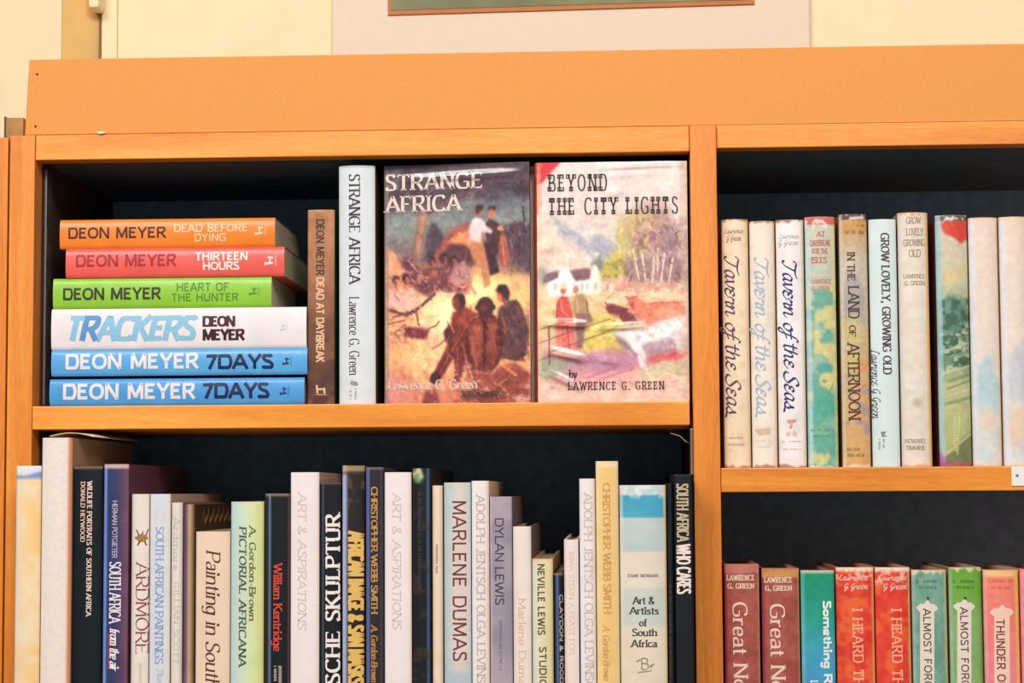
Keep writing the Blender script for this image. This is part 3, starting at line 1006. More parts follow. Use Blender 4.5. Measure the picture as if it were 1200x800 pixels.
        V, F = lettering(text, L, H, style, **kw)
        P = []
        eps = 0.00022
        for (tx, ty) in V:
            tx -= L / 2
            ty -= H / 2
            if on == 'front':
                P.append((s.w / 2 + eps * 1.5, lc_.y + tx, lc_.z + ty))
                continue
            if flat or way == 'down': lx, lzz = lc_.x + ty, lc_.z - tx
            elif way == 'up': lx, lzz = lc_.x - ty, lc_.z + tx
            else: lx, lzz = lc_.x + tx, lc_.z + ty
            P.append((lx, s.surf(lx) - eps, lzz))
        return pyobj(part, P, F, ink(color), s.root)

    def marks(s, polys, color, part='emblem', on='spine'):
        """flat printed marks given as polygons in pixels of the photograph"""
        bm = bmesh.new()
        for pl_ in polys:
            vs_ = []
            for (px, py) in pl_:
                l_ = s.inv @ at(px, py, s.mw.translation.y)
                vs_.append(bm.verts.new((l_.x, 0, l_.z)))
            bm.faces.new(vs_)
        if s.bulge > .001:
            for k in range(-5, 6):
                bmesh.ops.bisect_plane(bm, geom=bm.verts[:] + bm.edges[:] + bm.faces[:], plane_co=(k * s.w / 11, 0, 0), plane_no=(1, 0, 0), dist=1e-6)
        for v in bm.verts: v.co.y = s.surf(v.co.x) - 0.0002
        me = bpy.data.meshes.new(part)
        bm.to_mesh(me)
        bm.free()
        return link(part, me, ink(color), s.root)


def upright(name, xt0, xt1, top, zsh, Y, d, spine, side, label, group, xb=None, ybot=None, **kw):
    """a book standing on a shelf; xt0, xt1 its edges near the top, xb its left edge at row ybot"""
    yb0 = ybot or 795
    pt0, pt1 = at(xt0, top, Y), at(xt1, top, Y)
    w = (pt1.x - pt0.x) - 0.0005
    cx = (pt0.x + pt1.x) / 2
    lean = 0.0
    if xb is not None:
        pb = at(xb, yb0, Y)
        lean = math.atan2(pt0.x - pb.x, pt0.z - pb.z)
    h = (pt0.z + pt1.z) / 2 - zsh
    base = Vector((cx - math.tan(lean) * h, Y, zsh + 0.0002 + abs(math.sin(lean)) * w / 2))
    h = (h - abs(math.sin(lean)) * w / 2) / math.cos(lean)
    return Book(name, base, (0, lean, 0), w, h, d, spine, side, label, group, **kw)


def bars(x0, y0, x1, y1, n, wid):
    """n small dashes standing for lines too small to read"""
    out = []
    for i in range(n):
        a = y0 + (y1 - y0) * i / n
        b = a + (y1 - y0) / n * wid
        out.append([(x0, a), (x1, a), (x1, b), (x0, b)])
    return out


def dashes_down(x0, y0, x1, y1, seed=1):
    """a vertical run of fine print: uneven little strokes"""
    r = random.Random(seed)
    out = []
    y = y0
    while y < y1:
        l_ = r.uniform(.8, 1.7)
        i_ = r.uniform(0, .25) * (x1 - x0)
        if r.random() > .16:
            out.append([(x0 + i_, y), (x1, y), (x1, y + l_ * .6), (x0 + i_, y + l_ * .6)])
        y += l_ + .35
    return out


def dashes_across(x0, y0, x1, y1, seed=1):
    r = random.Random(seed)
    out = []
    x = x0
    while x < x1:
        l_ = r.uniform(.9, 1.8)
        i_ = r.uniform(0, .3) * (y1 - y0)
        if r.random() > .14:
            out.append([(x, y0 + i_), (x + l_ * .6, y0 + i_), (x + l_ * .6, y1), (x, y1)])
        x += l_ + .4
    return out


def h_emblem(b, x, y, w, h, color, side=True):
    """the publisher's chair-like h; lying on its side on the flat books"""
    if side:
        pol = [[(0, .72), (.78, .64), (.78, .82), (0, .95)], [(.3, .08), (.78, .16), (.78, .34), (.3, .28)], [(.4, .26), (.56, .28), (.56, .7), (.4, .72)],
               [(0, .62), (.08, .62), (.08, 1), (0, 1)], [(.97, 0), (1.03, 0), (1.03, 1), (.97, 1)]]
    else:
        pol = [[(0, 0), (.2, 0), (.3, 1), (.1, 1)], [(.8, .35), (1, .3), (1.05, 1), (.85, 1)], [(.15, .4), (.95, .38), (.95, .58), (.2, .6)], [(0, 1.1), (1.1, 1.1), (1.1, 1.17), (0, 1.17)]]
    b.marks([[(x + p[0] * w, y + p[1] * h) for p in q] for q in pol], color, 'publisher_emblem')


def flat_sp(x0, y0, x1, y1, c, seed, res=.5):
    p = Print(x0, y0, x1, y1, c, res)
    return p.grain(10, 14, seed)


def lying(name, x0, x1, ytop, ybot, zb, Y, d, paint, side, label, rise=0.0, hard=False, **kw):
    """a book lying flat, spine outwards; returns the book"""
    xm = (x0 + x1) / 2
    zt = Z(xm, ytop, Y)
    xa_, xb2 = X(x0, (ytop + ybot) / 2, Y), X(x1, (ytop + ybot) / 2, Y)
    w = zt - zb - 0.0002
    h = xb2 - xa_
    loc = Vector((xb2, Y, zb + w / 2 + 0.0001))
    b = Book(name, loc, (0, -math.pi / 2, 0), w, h, d, paint, side, label, 'paperbacks in the flat stack', hard=hard, **kw)
    return b, zt


# ------------------------------------------------------------------ upper left shelf: the flat stack
def sheet_lying(x0, y0, x1, y1, c, seed):
    # print for a lying book: width of the sheet = thickness, height = length of the spine
    return Print(0, 0, y1 - y0, x1 - x0, c, .5).grain(10, 16, seed)


YS = 0.006
zc = zS1 + 0.0002
DM = 'DEON MEYER'
sp = sheet_lying(58, 443, 356, 475, (76, 158, 222), 1)
b, zc = lying('paperback_book', 58, 356.5, 443, 474, zc, YS, .128, sp, (70, 140, 200),
              'blue paperback lying at the bottom of the flat stack', gloss=True)
b.text(DM, (74, 449, 228, 467.5), color=(232, 222, 222), wt=.2, track=.1, part='author_lettering')
b.text('7DAYS', (237, 448.5, 315, 466.5), color=(22, 36, 78), wt=.22, track=.06)
h_emblem(b, 328, 453, 10, 10, (26, 50, 100))
zc += 0.0022
sp = sheet_lying(60, 408, 360, 439, (92, 172, 230), 2)
b, zc = lying('paperback_book', 60, 360, 408.5, 439.5, zc, YS, .128, sp, (80, 150, 205),
              'lighter blue paperback second from the bottom, under the white one', gloss=True)
b.text(DM, (77, 414, 232, 432), color=(236, 228, 226), wt=.2, track=.1, part='author_lettering')
b.text('7DAYS', (241, 415, 320, 432), color=(22, 36, 78), wt=.22, track=.06)
h_emblem(b, 331, 418, 10, 10, (26, 50, 100))
sp = sheet_lying(60, 361, 359, 406, (238, 230, 230), 3)
b, zc = lying('paperback_book', 60, 359, 360.5, 406.5, zc, YS, .128, sp, (230, 225, 222),
              'thick white paperback with big pale blue slanted title in the flat stack', gloss=True)
TK = dict(wt=.25, thin=.19, track=.02, shear=.22)
b.text('T', (76, 370, 93.5, 399), color=(140, 196, 228), **TK)
b.text('R', (94, 370, 112.6, 399), color=(92, 152, 208), part='dark_letter', **TK)
b.text('ACKERS', (113.1, 370, 226, 399), color=(140, 196, 228), **TK)
b.text('DEON', (238, 370, 275, 382.5), color=(66, 26, 32), wt=.27, thin=.2, track=.02, part='author_lettering')
b.text('MEYER', (238, 385.5, 286, 398.5), color=(66, 26, 32), wt=.27, thin=.2, track=.02, part='author_lettering')
h_emblem(b, 328, 379, 8, 9, (206, 208, 214))
sp = sheet_lying(62, 325, 316, 360, (146, 204, 62), 4)
b, zc = lying('paperback_book', 62, 318, 325, 360, zc, YS, .128, sp, (150, 165, 100),
              'lime green paperback under the red one in the flat stack', gloss=True)
b.text(DM, (74, 337, 188, 351), color=(58, 56, 44), wt=.19, track=.1, part='author_lettering')
b.text('HEART OF', (207, 331, 268, 341), color=(92, 140, 48), wt=.15, track=.14)
b.text('THE HUNTER', (201, 343.5, 279, 352.5), color=(92, 140, 48), wt=.15, track=.14)
h_emblem(b, 292, 336, 11, 10, (92, 140, 48))
sp = sheet_lying(77, 289, 333, 322, (238, 98, 88), 5)
b, zc = lying('paperback_book', 77, 333, 290, 323, zc, YS - .001, .128, sp, (225, 90, 70),
              'coral red paperback second from the top of the flat stack', gloss=True)
b.text(DM, (89, 298, 206, 312), color=(166, 44, 50), wt=.18, track=.1, part='author_lettering')
b.text('THIRTEEN', (229, 295, 290, 305), color=(250, 232, 224), wt=.2, track=.1)
b.text('HOURS', (238, 306.5, 280, 316), color=(250, 232, 224), wt=.2, track=.1)
h_emblem(b, 310, 299, 13, 12, (250, 220, 214))
sp = sheet_lying(70, 256, 322, 288, (244, 134, 44), 6)
b, zc = lying('paperback_book', 70, 322, 256, 288, zc, YS, .128, sp, (200, 120, 70),
              'orange paperback on top of the flat stack', gloss=True)
b.text(DM, (80, 266, 194, 279), color=(72, 34, 36), wt=.18, track=.1, part='author_lettering')
b.text('DEAD BEFORE', (204, 262, 290, 271.5), color=(250, 204, 160), wt=.18, track=.12)
b.text('DYING', (228, 273.5, 265, 282.5), color=(250, 204, 160), wt=.18, track=.12)
h_emblem(b, 298, 264, 13, 12, (250, 204, 160))

# ------------------------------------------------------------------ upper left shelf: two upright spines
UL = 'books standing on the upper left shelf'
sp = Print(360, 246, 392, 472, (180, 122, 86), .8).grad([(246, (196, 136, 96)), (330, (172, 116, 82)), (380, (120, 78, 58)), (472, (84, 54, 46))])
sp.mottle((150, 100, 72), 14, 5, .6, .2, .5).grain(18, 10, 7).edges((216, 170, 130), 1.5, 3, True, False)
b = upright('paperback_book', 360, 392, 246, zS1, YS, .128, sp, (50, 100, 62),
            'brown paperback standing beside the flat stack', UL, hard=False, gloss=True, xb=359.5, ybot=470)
b.text(DM, (370.5, 257, 380, 322), color=(66, 42, 36), wt=.17, track=.1, part='author_lettering')
b.text('DEAD AT DAYBREAK', (370.5, 325, 380, 424), color=(232, 188, 150), wt=.22, track=.1)
h_emblem(b, 370, 451, 11, 10, (236, 190, 150), False)
sp = Print(396, 194, 440, 472, (220, 227, 230), .5).grain(8, 12, 8)
sp.band(194, 196.5, (176, 182, 186), 1)
b = upright('hardback_book', 396, 439, 194, zS1, YS, .135, sp, (70, 62, 40),
            'tall grey white spine between brown paperback and dark campfire cover', UL, bulge=.004, xb=396.5, ybot=470)
b.text('STRANGE AFRICA', (409, 204, 422, 332), color=(56, 48, 50), style='serif', wt=.17, track=.08)
b.text('Lawrence G. Green', (409, 348, 421, 439), color=(84, 60, 66), style='serif', wt=.14, track=.08, part='author_lettering')
b.marks([[(411, 446), (418, 447), (420, 451), (416, 452), (410, 450)]] + dashes_down(409, 455, 412, 467, 2) + dashes_down(415, 455, 418, 467, 3), (150, 150, 152))

# ------------------------------------------------------------------ the two books shown face out
def campfire(p):
    p.grad([(190, (86, 68, 80)), (232, (112, 106, 118)), (262, (138, 146, 142)), (300, (140, 112, 108)), (325, (214, 140, 108)), (380, (244, 192, 136)), (430, (238, 176, 124)), (470, (206, 128, 104))])
    p.mottle((152, 158, 150), 22, 3, .52, .2, .55, (446, 225, 622, 285))
    p.poly([(440, 180), (630, 180), (630, 232), (600, 222), (575, 232), (548, 224), (520, 240), (492, 246), (470, 238), (440, 252)], (88, 66, 80), 5, .8)
    p.mottle((74, 54, 66), 9, 12, .5, .2, .8, (446, 190, 622, 232))
    p.mottle((128, 128, 140), 12, 14, .62, .15, .7, (446, 192, 470, 290))
    p.line([(497, 250), (512, 238), (535, 230), (566, 220)], 3.2, (120, 82, 84), .9)
    p.line([(497, 246), (500, 225), (492, 205)], 3, (110, 80, 86), .8)
    p.poly([(486, 246), (499, 246), (495, 270), (490, 300), (480, 303), (482, 280)], (160, 116, 102), 1.2)
    p.poly([(490, 250), (496, 250), (492, 275), (486, 300), (484, 290)], (196, 150, 126), 1)
    p.poly([(495, 285), (500, 262), (506, 256), (512, 264), (520, 282), (516, 305), (496, 305)], (82, 66, 78), 1.5)
    p.poly([(500, 305), (512, 285), (528, 266), (545, 259), (560, 264), (572, 290), (576, 312), (540, 312)], (168, 92, 80), 1.5)
    p.poly([(520, 284), (532, 272), (548, 268), (562, 282), (568, 304), (552, 292), (540, 284), (528, 284)], (226, 156, 112), 2)
    p.poly([(512, 302), (525, 284), (545, 286), (558, 305), (545, 318), (520, 312)], (88, 48, 58), 2, .85)
    p.poly([(592, 268), (606, 260), (625, 262), (625, 322), (586, 322)], (104, 76, 88), 3)
    p.mottle((80, 54, 66), 6, 21, .55, .2, .7, (586, 262, 622, 320))
    p.line([(614, 243), (616, 262), (615, 300)], 2.4, (78, 60, 70))
    # glow of the fire on the sand
    p.blob(575, 340, 40, 26, (252, 208, 140), 1.2, .95)
    p.blob(512, 375, 34, 40, (254, 216, 164), 1.3, .9)
    p.blob(606, 335, 20, 12, (246, 196, 140), 1, .8)
    p.blob(470, 405, 30, 30, (246, 190, 134), 1.2, .8)
    p.blob(500, 420, 22, 28, (250, 206, 156), 1.2, .8)
    p.blob(462, 452, 20, 22, (218, 150, 146), 1.2, .8)
    p.mottle((222, 150, 118), 10, 31, .58, .2, .6, (446, 330, 622, 470))
    p.mottle((255, 228, 176), 7, 37, .62, .15, .6, (480, 320, 560, 440))
    p.blob(560, 342, 34, 14, (255, 236, 176), 1.1, .95)
    p.blob(516, 366, 16, 26, (255, 238, 190), 1.2, .9)
    p.blob(600, 346, 22, 9, (252, 206, 140), 1.0, .8)
    p.brush(260, (447, 330, 621, 470), .5, 13, 2.4, 15, 5, .5)
    p.brush(160, (447, 190, 621, 300), -.5, 10, 2.6, 11, 6, .7)
    # standing men
    p.poly([(549, 279), (564, 280), (571, 302), (574, 332), (567, 337), (563, 312), (552, 300)], (206, 140, 100), 1)
    p.poly([(566, 282), (577, 284), (586, 318), (574, 322), (570, 300)], (70, 40, 48), 1)
    p.poly([(568, 262), (574, 255), (586, 262), (591, 276), (588, 296), (578, 298), (570, 284)], (80, 46, 54), 1)
    p.poly([(549, 264), (555, 253), (564, 255), (570, 264), (578, 269), (575, 273), (564, 270), (563, 283), (549, 280)], (228, 208, 206), 1)
    p.blob(561, 246, 4.6, 6, (196, 118, 90), .3)
    p.poly([(556, 243), (559, 238), (567, 239), (566, 244), (560, 250), (557, 249)], (74, 40, 44), .8)
    p.blob(576, 249, 4.4, 6.4, (204, 130, 96), .3)
    p.poly([(571, 246), (573, 240), (581, 241), (581, 246), (576, 244)], (66, 38, 44), .8)
    p.blob(587, 267, 4, 3, (226, 154, 104), .5)
    p.poly([(586, 274), (593, 272), (600, 312), (588, 316), (584, 290)], (178, 98, 84), 1.2)
    p.line([(588, 278), (592, 310)], 1.4, (222, 140, 106))
    # seated people at the left
    p.poly([(447, 286), (458, 292), (472, 318), (468, 330), (447, 326)], (232, 168, 124), 2)
    p.poly([(466, 296), (476, 302), (496, 316), (508, 336), (500, 346), (482, 336), (468, 316)], (122, 70, 80), 1.5)
    p.line([(474, 302), (492, 322), (502, 338)], 1.8, (216, 150, 128))
    p.line([(468, 312), (484, 330)], 1.5, (220, 150, 128))
    p.poly([(492, 312), (538, 308), (552, 330), (546, 342), (500, 338)], (136, 76, 82), 1.5)
    for (hx, hy) in ((503, 304), (518, 301), (529, 303)):
        p.blob(hx, hy - 1, 4.8, 5, (72, 40, 50), .35)
        p.blob(hx + 1.4, hy + 2.4, 3, 4.4, (182, 104, 84), .5)
        p.blob(hx - .6, hy + 2.4, 1.6, 3.6, (116, 62, 62), .7)
    p.poly([(530, 310), (543, 303), (552, 326), (536, 334), (524, 328)], (190, 140, 142), 1.3)
    p.line([(540, 336), (548, 330), (556, 342)], 3, (222, 146, 116))
    p.mottle((214, 140, 118), 6, 41, .62, .15, .7, (470, 312, 550, 345))
    for (hx, hy) in ((459, 326), (471, 324)):
        p.blob(hx, hy - 1.5, 4.8, 5.4, (84, 46, 56), .35)
        p.blob(hx + 1.6, hy + 2, 3, 5, (206, 134, 112), .5)
        p.blob(hx - .4, hy + 2, 1.6, 4, (140, 80, 78), .7)
    p.poly([(462, 336), (480, 334), (487, 358), (474, 366), (456, 356)], (236, 190, 170), 1.3)
    p.poly([(449, 334), (458, 336), (462, 352), (450, 356)], (232, 180, 164), 1.2)
    p.line([(452, 360), (472, 366), (490, 356), (506, 342)], 3.6, (118, 66, 76), .95)
    p.line([(456, 368), (484, 362), (487, 378)], 2.4, (130, 74, 78), .9)
    p.line([(450, 376), (470, 372)], 2.2, (146, 90, 90), .8)
    p.poly([(471, 379), (500, 383), (497, 395), (468, 391)], (140, 62, 72), 1)
    p.line([(470, 379), (500, 383)], 1.6, (206, 116, 100))
    p.line([(500, 382), (508, 379), (512, 374)], 1.6, (140, 74, 74))
    p.line([(504, 406), (514, 400), (520, 395)], 2, (170, 96, 88), .8)
    p.mottle((170, 100, 96), 4, 45, .64, .12, .7, (452, 366, 480, 398))
    p.brush(150, (450, 295, 550, 345), .9, 8, 1.6, 24, 7, .6)
    p.brush(90, (448, 322, 500, 396), .4, 8, 1.5, 26, 8, .7)
    p.brush(90, (588, 262, 621, 322), 1.4, 12, 1.8, 14, 9, .25)
    # the three men in front
    p.poly([(584, 361), (596, 352), (606, 350), (613, 362), (620, 386), (618, 414), (607, 422), (588, 418), (584, 400), (592, 386), (582, 374)], (98, 58, 64), 1.2)
    p.mottle((128, 82, 80), 7, 51, .55, .2, .6, (586, 356, 621, 420))
    p.blob(589, 344, 7, 10, (212, 106, 72), .3)
    p.poly([(580, 340), (584, 333), (594, 333), (598, 342), (596, 352), (590, 352), (588, 344)], (66, 36, 44), 1)
    p.poly([(528, 364), (545, 358), (560, 367), (556, 386), (536, 392), (526, 380)], (150, 62, 50), 1.2)
    p.blob(536, 352, 8.2, 10.5, (92, 40, 44), .25)
    p.blob(533, 354, 3.6, 6, (140, 66, 54), .6)
    p.poly([(517, 386), (524, 378), (534, 392), (530, 402), (524, 402), (519, 396)], (96, 40, 46), 1)
    p.poly([(529, 402), (541, 402), (544, 420), (537, 446), (531, 446)], (122, 52, 50), 1)
    p.poly([(545, 374), (560, 366), (580, 368), (589, 378), (588, 400), (585, 424), (575, 433), (556, 432), (545, 420), (540, 396)], (128, 52, 48), 1.2)
    p.blob(558, 396, 6, 24, (172, 88, 70), .9, .9)
    p.blob(575, 394, 6, 22, (160, 78, 64), .9, .9)
    p.blob(585, 384, 4, 9, (96, 40, 44), .6, .8)
    p.line([(567, 376), (567, 405), (566, 428)], 2.2, (84, 34, 42), .9)
    p.poly([(546, 374), (556, 370), (546, 392), (530, 416), (516, 438), (508, 447), (499, 444), (508, 428), (522, 402), (534, 382)], (124, 50, 46), 1)
    p.line([(548, 376), (526, 410), (512, 436)], 1.6, (196, 96, 70), .8)
    p.blob(507, 440, 6, 7, (78, 34, 42), .35)
    p.blob(568, 358, 10.2, 11.5, (82, 38, 44), .2)
    p.blob(566, 361, 6, 6, (124, 58, 54), .7, .8)
    p.poly([(544, 420), (556, 432), (576, 434), (588, 428), (590, 446), (560, 456), (546, 446)], (176, 90, 84), 1.3)
    p.line([(545, 422), (552, 440), (556, 446)], 1.8, (240, 190, 150))
    p.line([(556, 434), (576, 436), (588, 426)], 1.6, (214, 140, 120))
    p.poly([(588, 424), (604, 424), (620, 434), (622, 470), (560, 470), (535, 458), (570, 456)], (158, 80, 66), 2)
    p.line([(586, 424), (604, 438)], 3, (236, 160, 100), .9, 2)
    p.poly([(534, 455), (585, 456), (590, 464), (540, 466)], (92, 46, 52), 1.5, .9)
    p.poly([(494, 456), (508, 452), (512, 470), (490, 470)], (140, 66, 66), 1.5, .9)
    p.blob(610, 466, 9, 5, (226, 190, 170), .8, .8)
    p.mottle((240, 190, 160), 4, 61, .7, .1, .6, (500, 445, 621, 470))
    p.poly([(560, 364), (576, 364), (577, 371), (559, 371)], (92, 42, 44), .8)
    p.blob(557.6, 359, 2, 3.2, (110, 50, 48), .4).blob(578.4, 359, 2, 3.2, (84, 38, 42), .4)
    p.line([(546, 378), (551, 372), (560, 368)], 1.8, (214, 112, 76), .9)
    p.blob(556, 384, 7, 5, (190, 104, 82), .9, .8).blob(577, 383, 6, 5, (176, 94, 76), .9, .8)
    p.line([(552, 392), (553, 412), (558, 426)], 3.5, (196, 116, 92), .7, 2)
    p.line([(579, 394), (580, 412), (576, 426)], 3, (178, 100, 80), .6, 2)
    p.line([(545, 392), (547, 412), (554, 430)], 2, (92, 38, 42), .9, 1)
    p.line([(588, 396), (586, 416), (578, 430)], 2.2, (84, 36, 42), .9, 1)
    p.line([(581, 374), (589, 382), (588, 396)], 2.4, (108, 48, 48), .9, 1)
    p.line([(528, 366), (526, 378), (530, 388)], 1.6, (226, 120, 76), .9)
    p.blob(541, 374, 6, 7, (176, 84, 64), .9, .8)
    p.line([(530, 350), (529, 356), (532, 361)], 1.4, (214, 110, 76), .9)
    p.blob(540, 350, 3, 7, (72, 32, 40), .7, .9)
    p.line([(520, 398), (526, 388)], 1.4, (190, 84, 62), .8)
    p.line([(534, 404), (534, 440)], 1.6, (186, 90, 66), .8)
    p.line([(598, 362), (606, 380), (606, 404)], 2, (132, 88, 88), .8, 1.2)
    p.line([(588, 366), (592, 384)], 1.8, (214, 120, 82), .8)
    p.brush(70, (520, 362, 592, 432), 1.35, 12, 2.2, 15, 10, .35)
    p.brush(70, (586, 352, 620, 420), 1.2, 10, 2, 13, 11, .4)
    p.brush(80, (520, 424, 621, 470), .3, 13, 2.2, 22, 12, .4)
    p.band(440, 450.5, (150, 140, 148), 1.5, .55, 'x')
    p.a = np.clip((p.a - 120) * 1.1 + 126, 0, 252)
    p.grain(26, 3, 71).grain(20, 7, 72)
    return p


def farm(p):
    p.grad([(187, (228, 214, 208)), (240, (224, 208, 200)), (300, (222, 206, 190)), (340, (228, 206, 172)), (380, (228, 202, 156)), (425, (216, 168, 160)), (470, (236, 196, 178))])
    p.poly([(638, 244), (648, 252), (660, 262), (672, 266), (684, 279), (697, 271), (708, 275), (726, 288), (730, 304), (690, 306), (660, 290)], (182, 180, 190), 2)
    p.poly([(645, 256), (660, 266), (670, 270), (690, 292), (700, 300), (676, 294), (655, 276)], (160, 162, 178), 2, .8)
    p.poly([(626, 262), (642, 252), (656, 274), (682, 290), (704, 304), (704, 316), (626, 316)], (222, 204, 188), 2.5)
    p.mottle((236, 224, 212), 9, 81, .55, .2, .6, (626, 262, 700, 316))
    p.mottle((180, 176, 192), 6, 82, .6, .2, .4, (650, 256, 728, 304))
    p.mottle((196, 190, 200), 14, 83, .5, .2, .4, (770, 268, 808, 330))
    # trees
    p.blob(742, 274, 20, 26, (192, 176, 122), .7, .9)
    p.blob(764, 268, 26, 30, (178, 134, 128), .7, .9)
    p.blob(752, 258, 22, 12, (196, 172, 130), .8, .8)
    p.blob(790, 288, 16, 24, (168, 142, 142), .8, .9)
    p.mottle((206, 188, 118), 6, 84, .58, .15, .8, (722, 250, 760, 300))
    p.mottle((150, 106, 112), 6, 85, .55, .15, .7, (745, 255, 806, 330))
    p.mottle((226, 196, 184), 5, 86, .64, .12, .7, (735, 255, 806, 325))
    p.poly([(728, 300), (800, 300), (806, 330), (730, 332)], (160, 118, 122), 3, .7)
    for tx, ty, bx_, by_ in ((741, 290, 749, 333), (752, 297, 757, 336), (766, 300, 764, 334), (779, 296, 774, 333), (789, 300, 783, 333), (771, 290, 770, 320)):
        p.line([(tx, ty), (bx_, by_)], 2.0, (240, 220, 206))
    p.blob(712, 314, 16, 11, (196, 180, 92), .7)
    p.blob(722, 300, 9, 9, (206, 188, 98), .8)
    p.mottle((150, 140, 76), 5, 87, .6, .12, .7, (698, 296, 736, 326))
    p.blob(698, 308, 7, 8, (128, 136, 134), .7, .9)
    p.blob(630, 320, 7, 10, (140, 144, 140), .8, .8)
    p.poly([(698, 326), (806, 330), (806, 342), (698, 340)], (214, 160, 142), 2, .8)
    p.mottle((240, 222, 200), 6, 88, .6, .12, .7, (698, 328, 806, 346))
    p.brush(150, (722, 250, 806, 330), 1.3, 8, 2, 20, 13, .6)
    p.brush(60, (630, 245, 730, 315), .65, 12, 2.2, 6, 14, .35)
    # farmhouse
    p.poly([(637, 328), (642, 324), (652, 320), (655, 311), (662, 311), (666, 320), (672, 326), (697, 325), (699, 343), (638, 345)], (246, 240, 236), 1)
    p.poly([(631, 328), (636, 318), (651, 314), (650, 323), (636, 329)], (126, 98, 108), 1)
    p.poly([(664, 314), (689, 312), (692, 325), (671, 327)], (140, 100, 108), 1)
    p.poly([(688, 326), (691, 312), (694, 307), (698, 311), (702, 326), (703, 342), (689, 342)], (240, 230, 216), 1)
    for wx in (645, 654, 678, 684, 694):
        p.poly([(wx, 330), (wx + 3, 330), (wx + 3, 338), (wx, 338)], (196, 170, 164), .6)
    p.line([(714, 332), (714, 343)], 2.2, (248, 240, 232))
    p.mottle((214, 190, 140), 8, 89, .55, .2, .6, (626, 342, 730, 372))
    # yellow grass, purple ground
    p.poly([(680, 372), (704, 365), (724, 366), (734, 380), (722, 408), (678, 410), (676, 390)], (228, 204, 112), 3, .9)
    p.mottle((196, 180, 100), 4, 90, .6, .15, .6, (660, 366, 730, 412))
    p.poly([(626, 412), (650, 420), (700, 408), (760, 414), (804, 404), (804, 416), (745, 432), (690, 438), (640, 434)], (196, 142, 164), 3, .85)
    p.poly([(642, 432), (690, 436), (745, 430), (745, 440), (690, 450), (640, 446)], (234, 172, 168), 3, .85)
    p.line([(668, 446), (720, 428)], 3, (190, 120, 140), .7, 2)
    p.line([(690, 446), (740, 430)], 2.4, (188, 118, 142), .7, 2)
    p.poly([(756, 416), (803, 408), (804, 418), (758, 424)], (226, 108, 100), 2)
    p.poly([(625, 414), (645, 420), (668, 424), (646, 440), (625, 444)], (166, 172, 146), 3, .9)
    p.poly([(750, 426), (806, 420), (806, 442), (744, 444)], (212, 198, 162), 3, .9)
    p.mottle((244, 214, 196), 10, 91, .55, .2, .6, (625, 440, 806, 470))
    p.brush(200, (626, 342, 806, 445), .05, 15, 2.2, 16, 15, .35)
    p.brush(80, (626, 438, 806, 469), .1, 15, 2.4, 10, 16, .4)
    # woman and man
    p.poly([(649, 350), (655, 344), (662, 346), (666, 358), (669, 376), (650, 376), (648, 362)], (214, 92, 86), 1)
    p.poly([(647, 376), (670, 376), (674, 409), (648, 408)], (226, 124, 114), 1.5, .9)
    p.line([(660, 380), (664, 408)], 2, (200, 74, 78), .8)
    p.line([(653, 350), (655, 362), (662, 368)], 1.6, (242, 150, 130), .9)
    p.line([(649, 354), (648, 370)], 2, (196, 66, 70), .8)
    p.line([(652, 382), (653, 406)], 2, (240, 150, 136), .8)
    p.blob(656.5, 338, 3.6, 4.6, (206, 120, 96), .4)
    p.blob(656, 333.5, 4.6, 2.6, (240, 216, 160), .4)
    p.poly([(670, 344), (680, 341), (687, 354), (685, 366), (670, 368), (667, 356)], (184, 146, 104), 1)
    p.line([(672, 346), (674, 362)], 1.6, (216, 184, 140), .8)
    p.line([(684, 350), (686, 364)], 1.8, (130, 96, 80), .8)
    p.poly([(671, 366), (688, 364), (692, 374), (682, 380), (679, 406), (672, 406)], (150, 108, 108), 1.2)
    p.blob(671.5, 337, 3.4, 4.6, (210, 136, 112), .4)
    # fence
    for q in ([(625, 384), (668, 372)], [(625, 400), (660, 388), (712, 372)], [(640, 410), (712, 386)], [(626, 420), (640, 414)]):
        p.line(q, 1.3, (130, 84, 82), .85)
    p.line([(638.5, 380), (639, 424)], 1.8, (120, 84, 80), .9)
    # cattle
    p.poly([(707, 360), (710, 354), (716, 354), (730, 359), (742, 368), (749, 378), (730, 378), (722, 368), (712, 366)], (134, 58, 62), 1)
    p.line([(709, 356), (707, 352)], 1.4, (134, 70, 66))
    p.poly([(733, 349), (740, 344), (748, 348), (756, 354), (780, 353), (800, 352), (804, 362), (802, 376), (764, 380), (748, 376), (740, 362)], (222, 132, 110), 1.3)
    p.blob(782, 366, 14, 7, (238, 186, 156), .8, .7)
    p.line([(757, 354), (780, 353), (802, 353)], 1.6, (200, 92, 80), .8)
    p.mottle((240, 172, 140), 6, 92, .56, .15, .7, (752, 352, 804, 378))
    p.line([(731, 346), (738, 349), (746, 345)], 1.6, (196, 90, 80))
    p.poly([(735, 352), (742, 352), (742, 362), (738, 364)], (190, 80, 74), 1)
    p.poly([(712, 386), (730, 382), (750, 384), (770, 376), (803, 368), (805, 384), (802, 404), (784, 408), (758, 408), (753, 432), (748, 428), (744, 410), (728, 396)], (238, 228, 222), 1.3)
    p.poly([(750, 402), (785, 394), (800, 402), (784, 412), (756, 418)], (176, 140, 152), 2, .85)
    p.poly([(716, 390), (730, 396), (744, 412), (738, 414), (722, 400)], (160, 140, 146), 1.5, .85)
    p.line([(746, 408), (752, 420), (756, 432)], 3, (222, 206, 208))
    p.poly([(727, 384), (745, 382), (760, 386), (790, 376), (803, 374), (803, 384), (780, 392), (750, 396), (732, 392)], (250, 244, 240), 1.5, .9)
    p.poly([(790, 384), (803, 384), (804, 406), (796, 414), (790, 404)], (226, 210, 208), 1.5, .9)
    p.blob(742, 402, 5, 9, (244, 236, 232), .5, .9, -.4)
    p.mottle((206, 186, 190), 6, 93, .58, .15, .6, (740, 372, 804, 412))
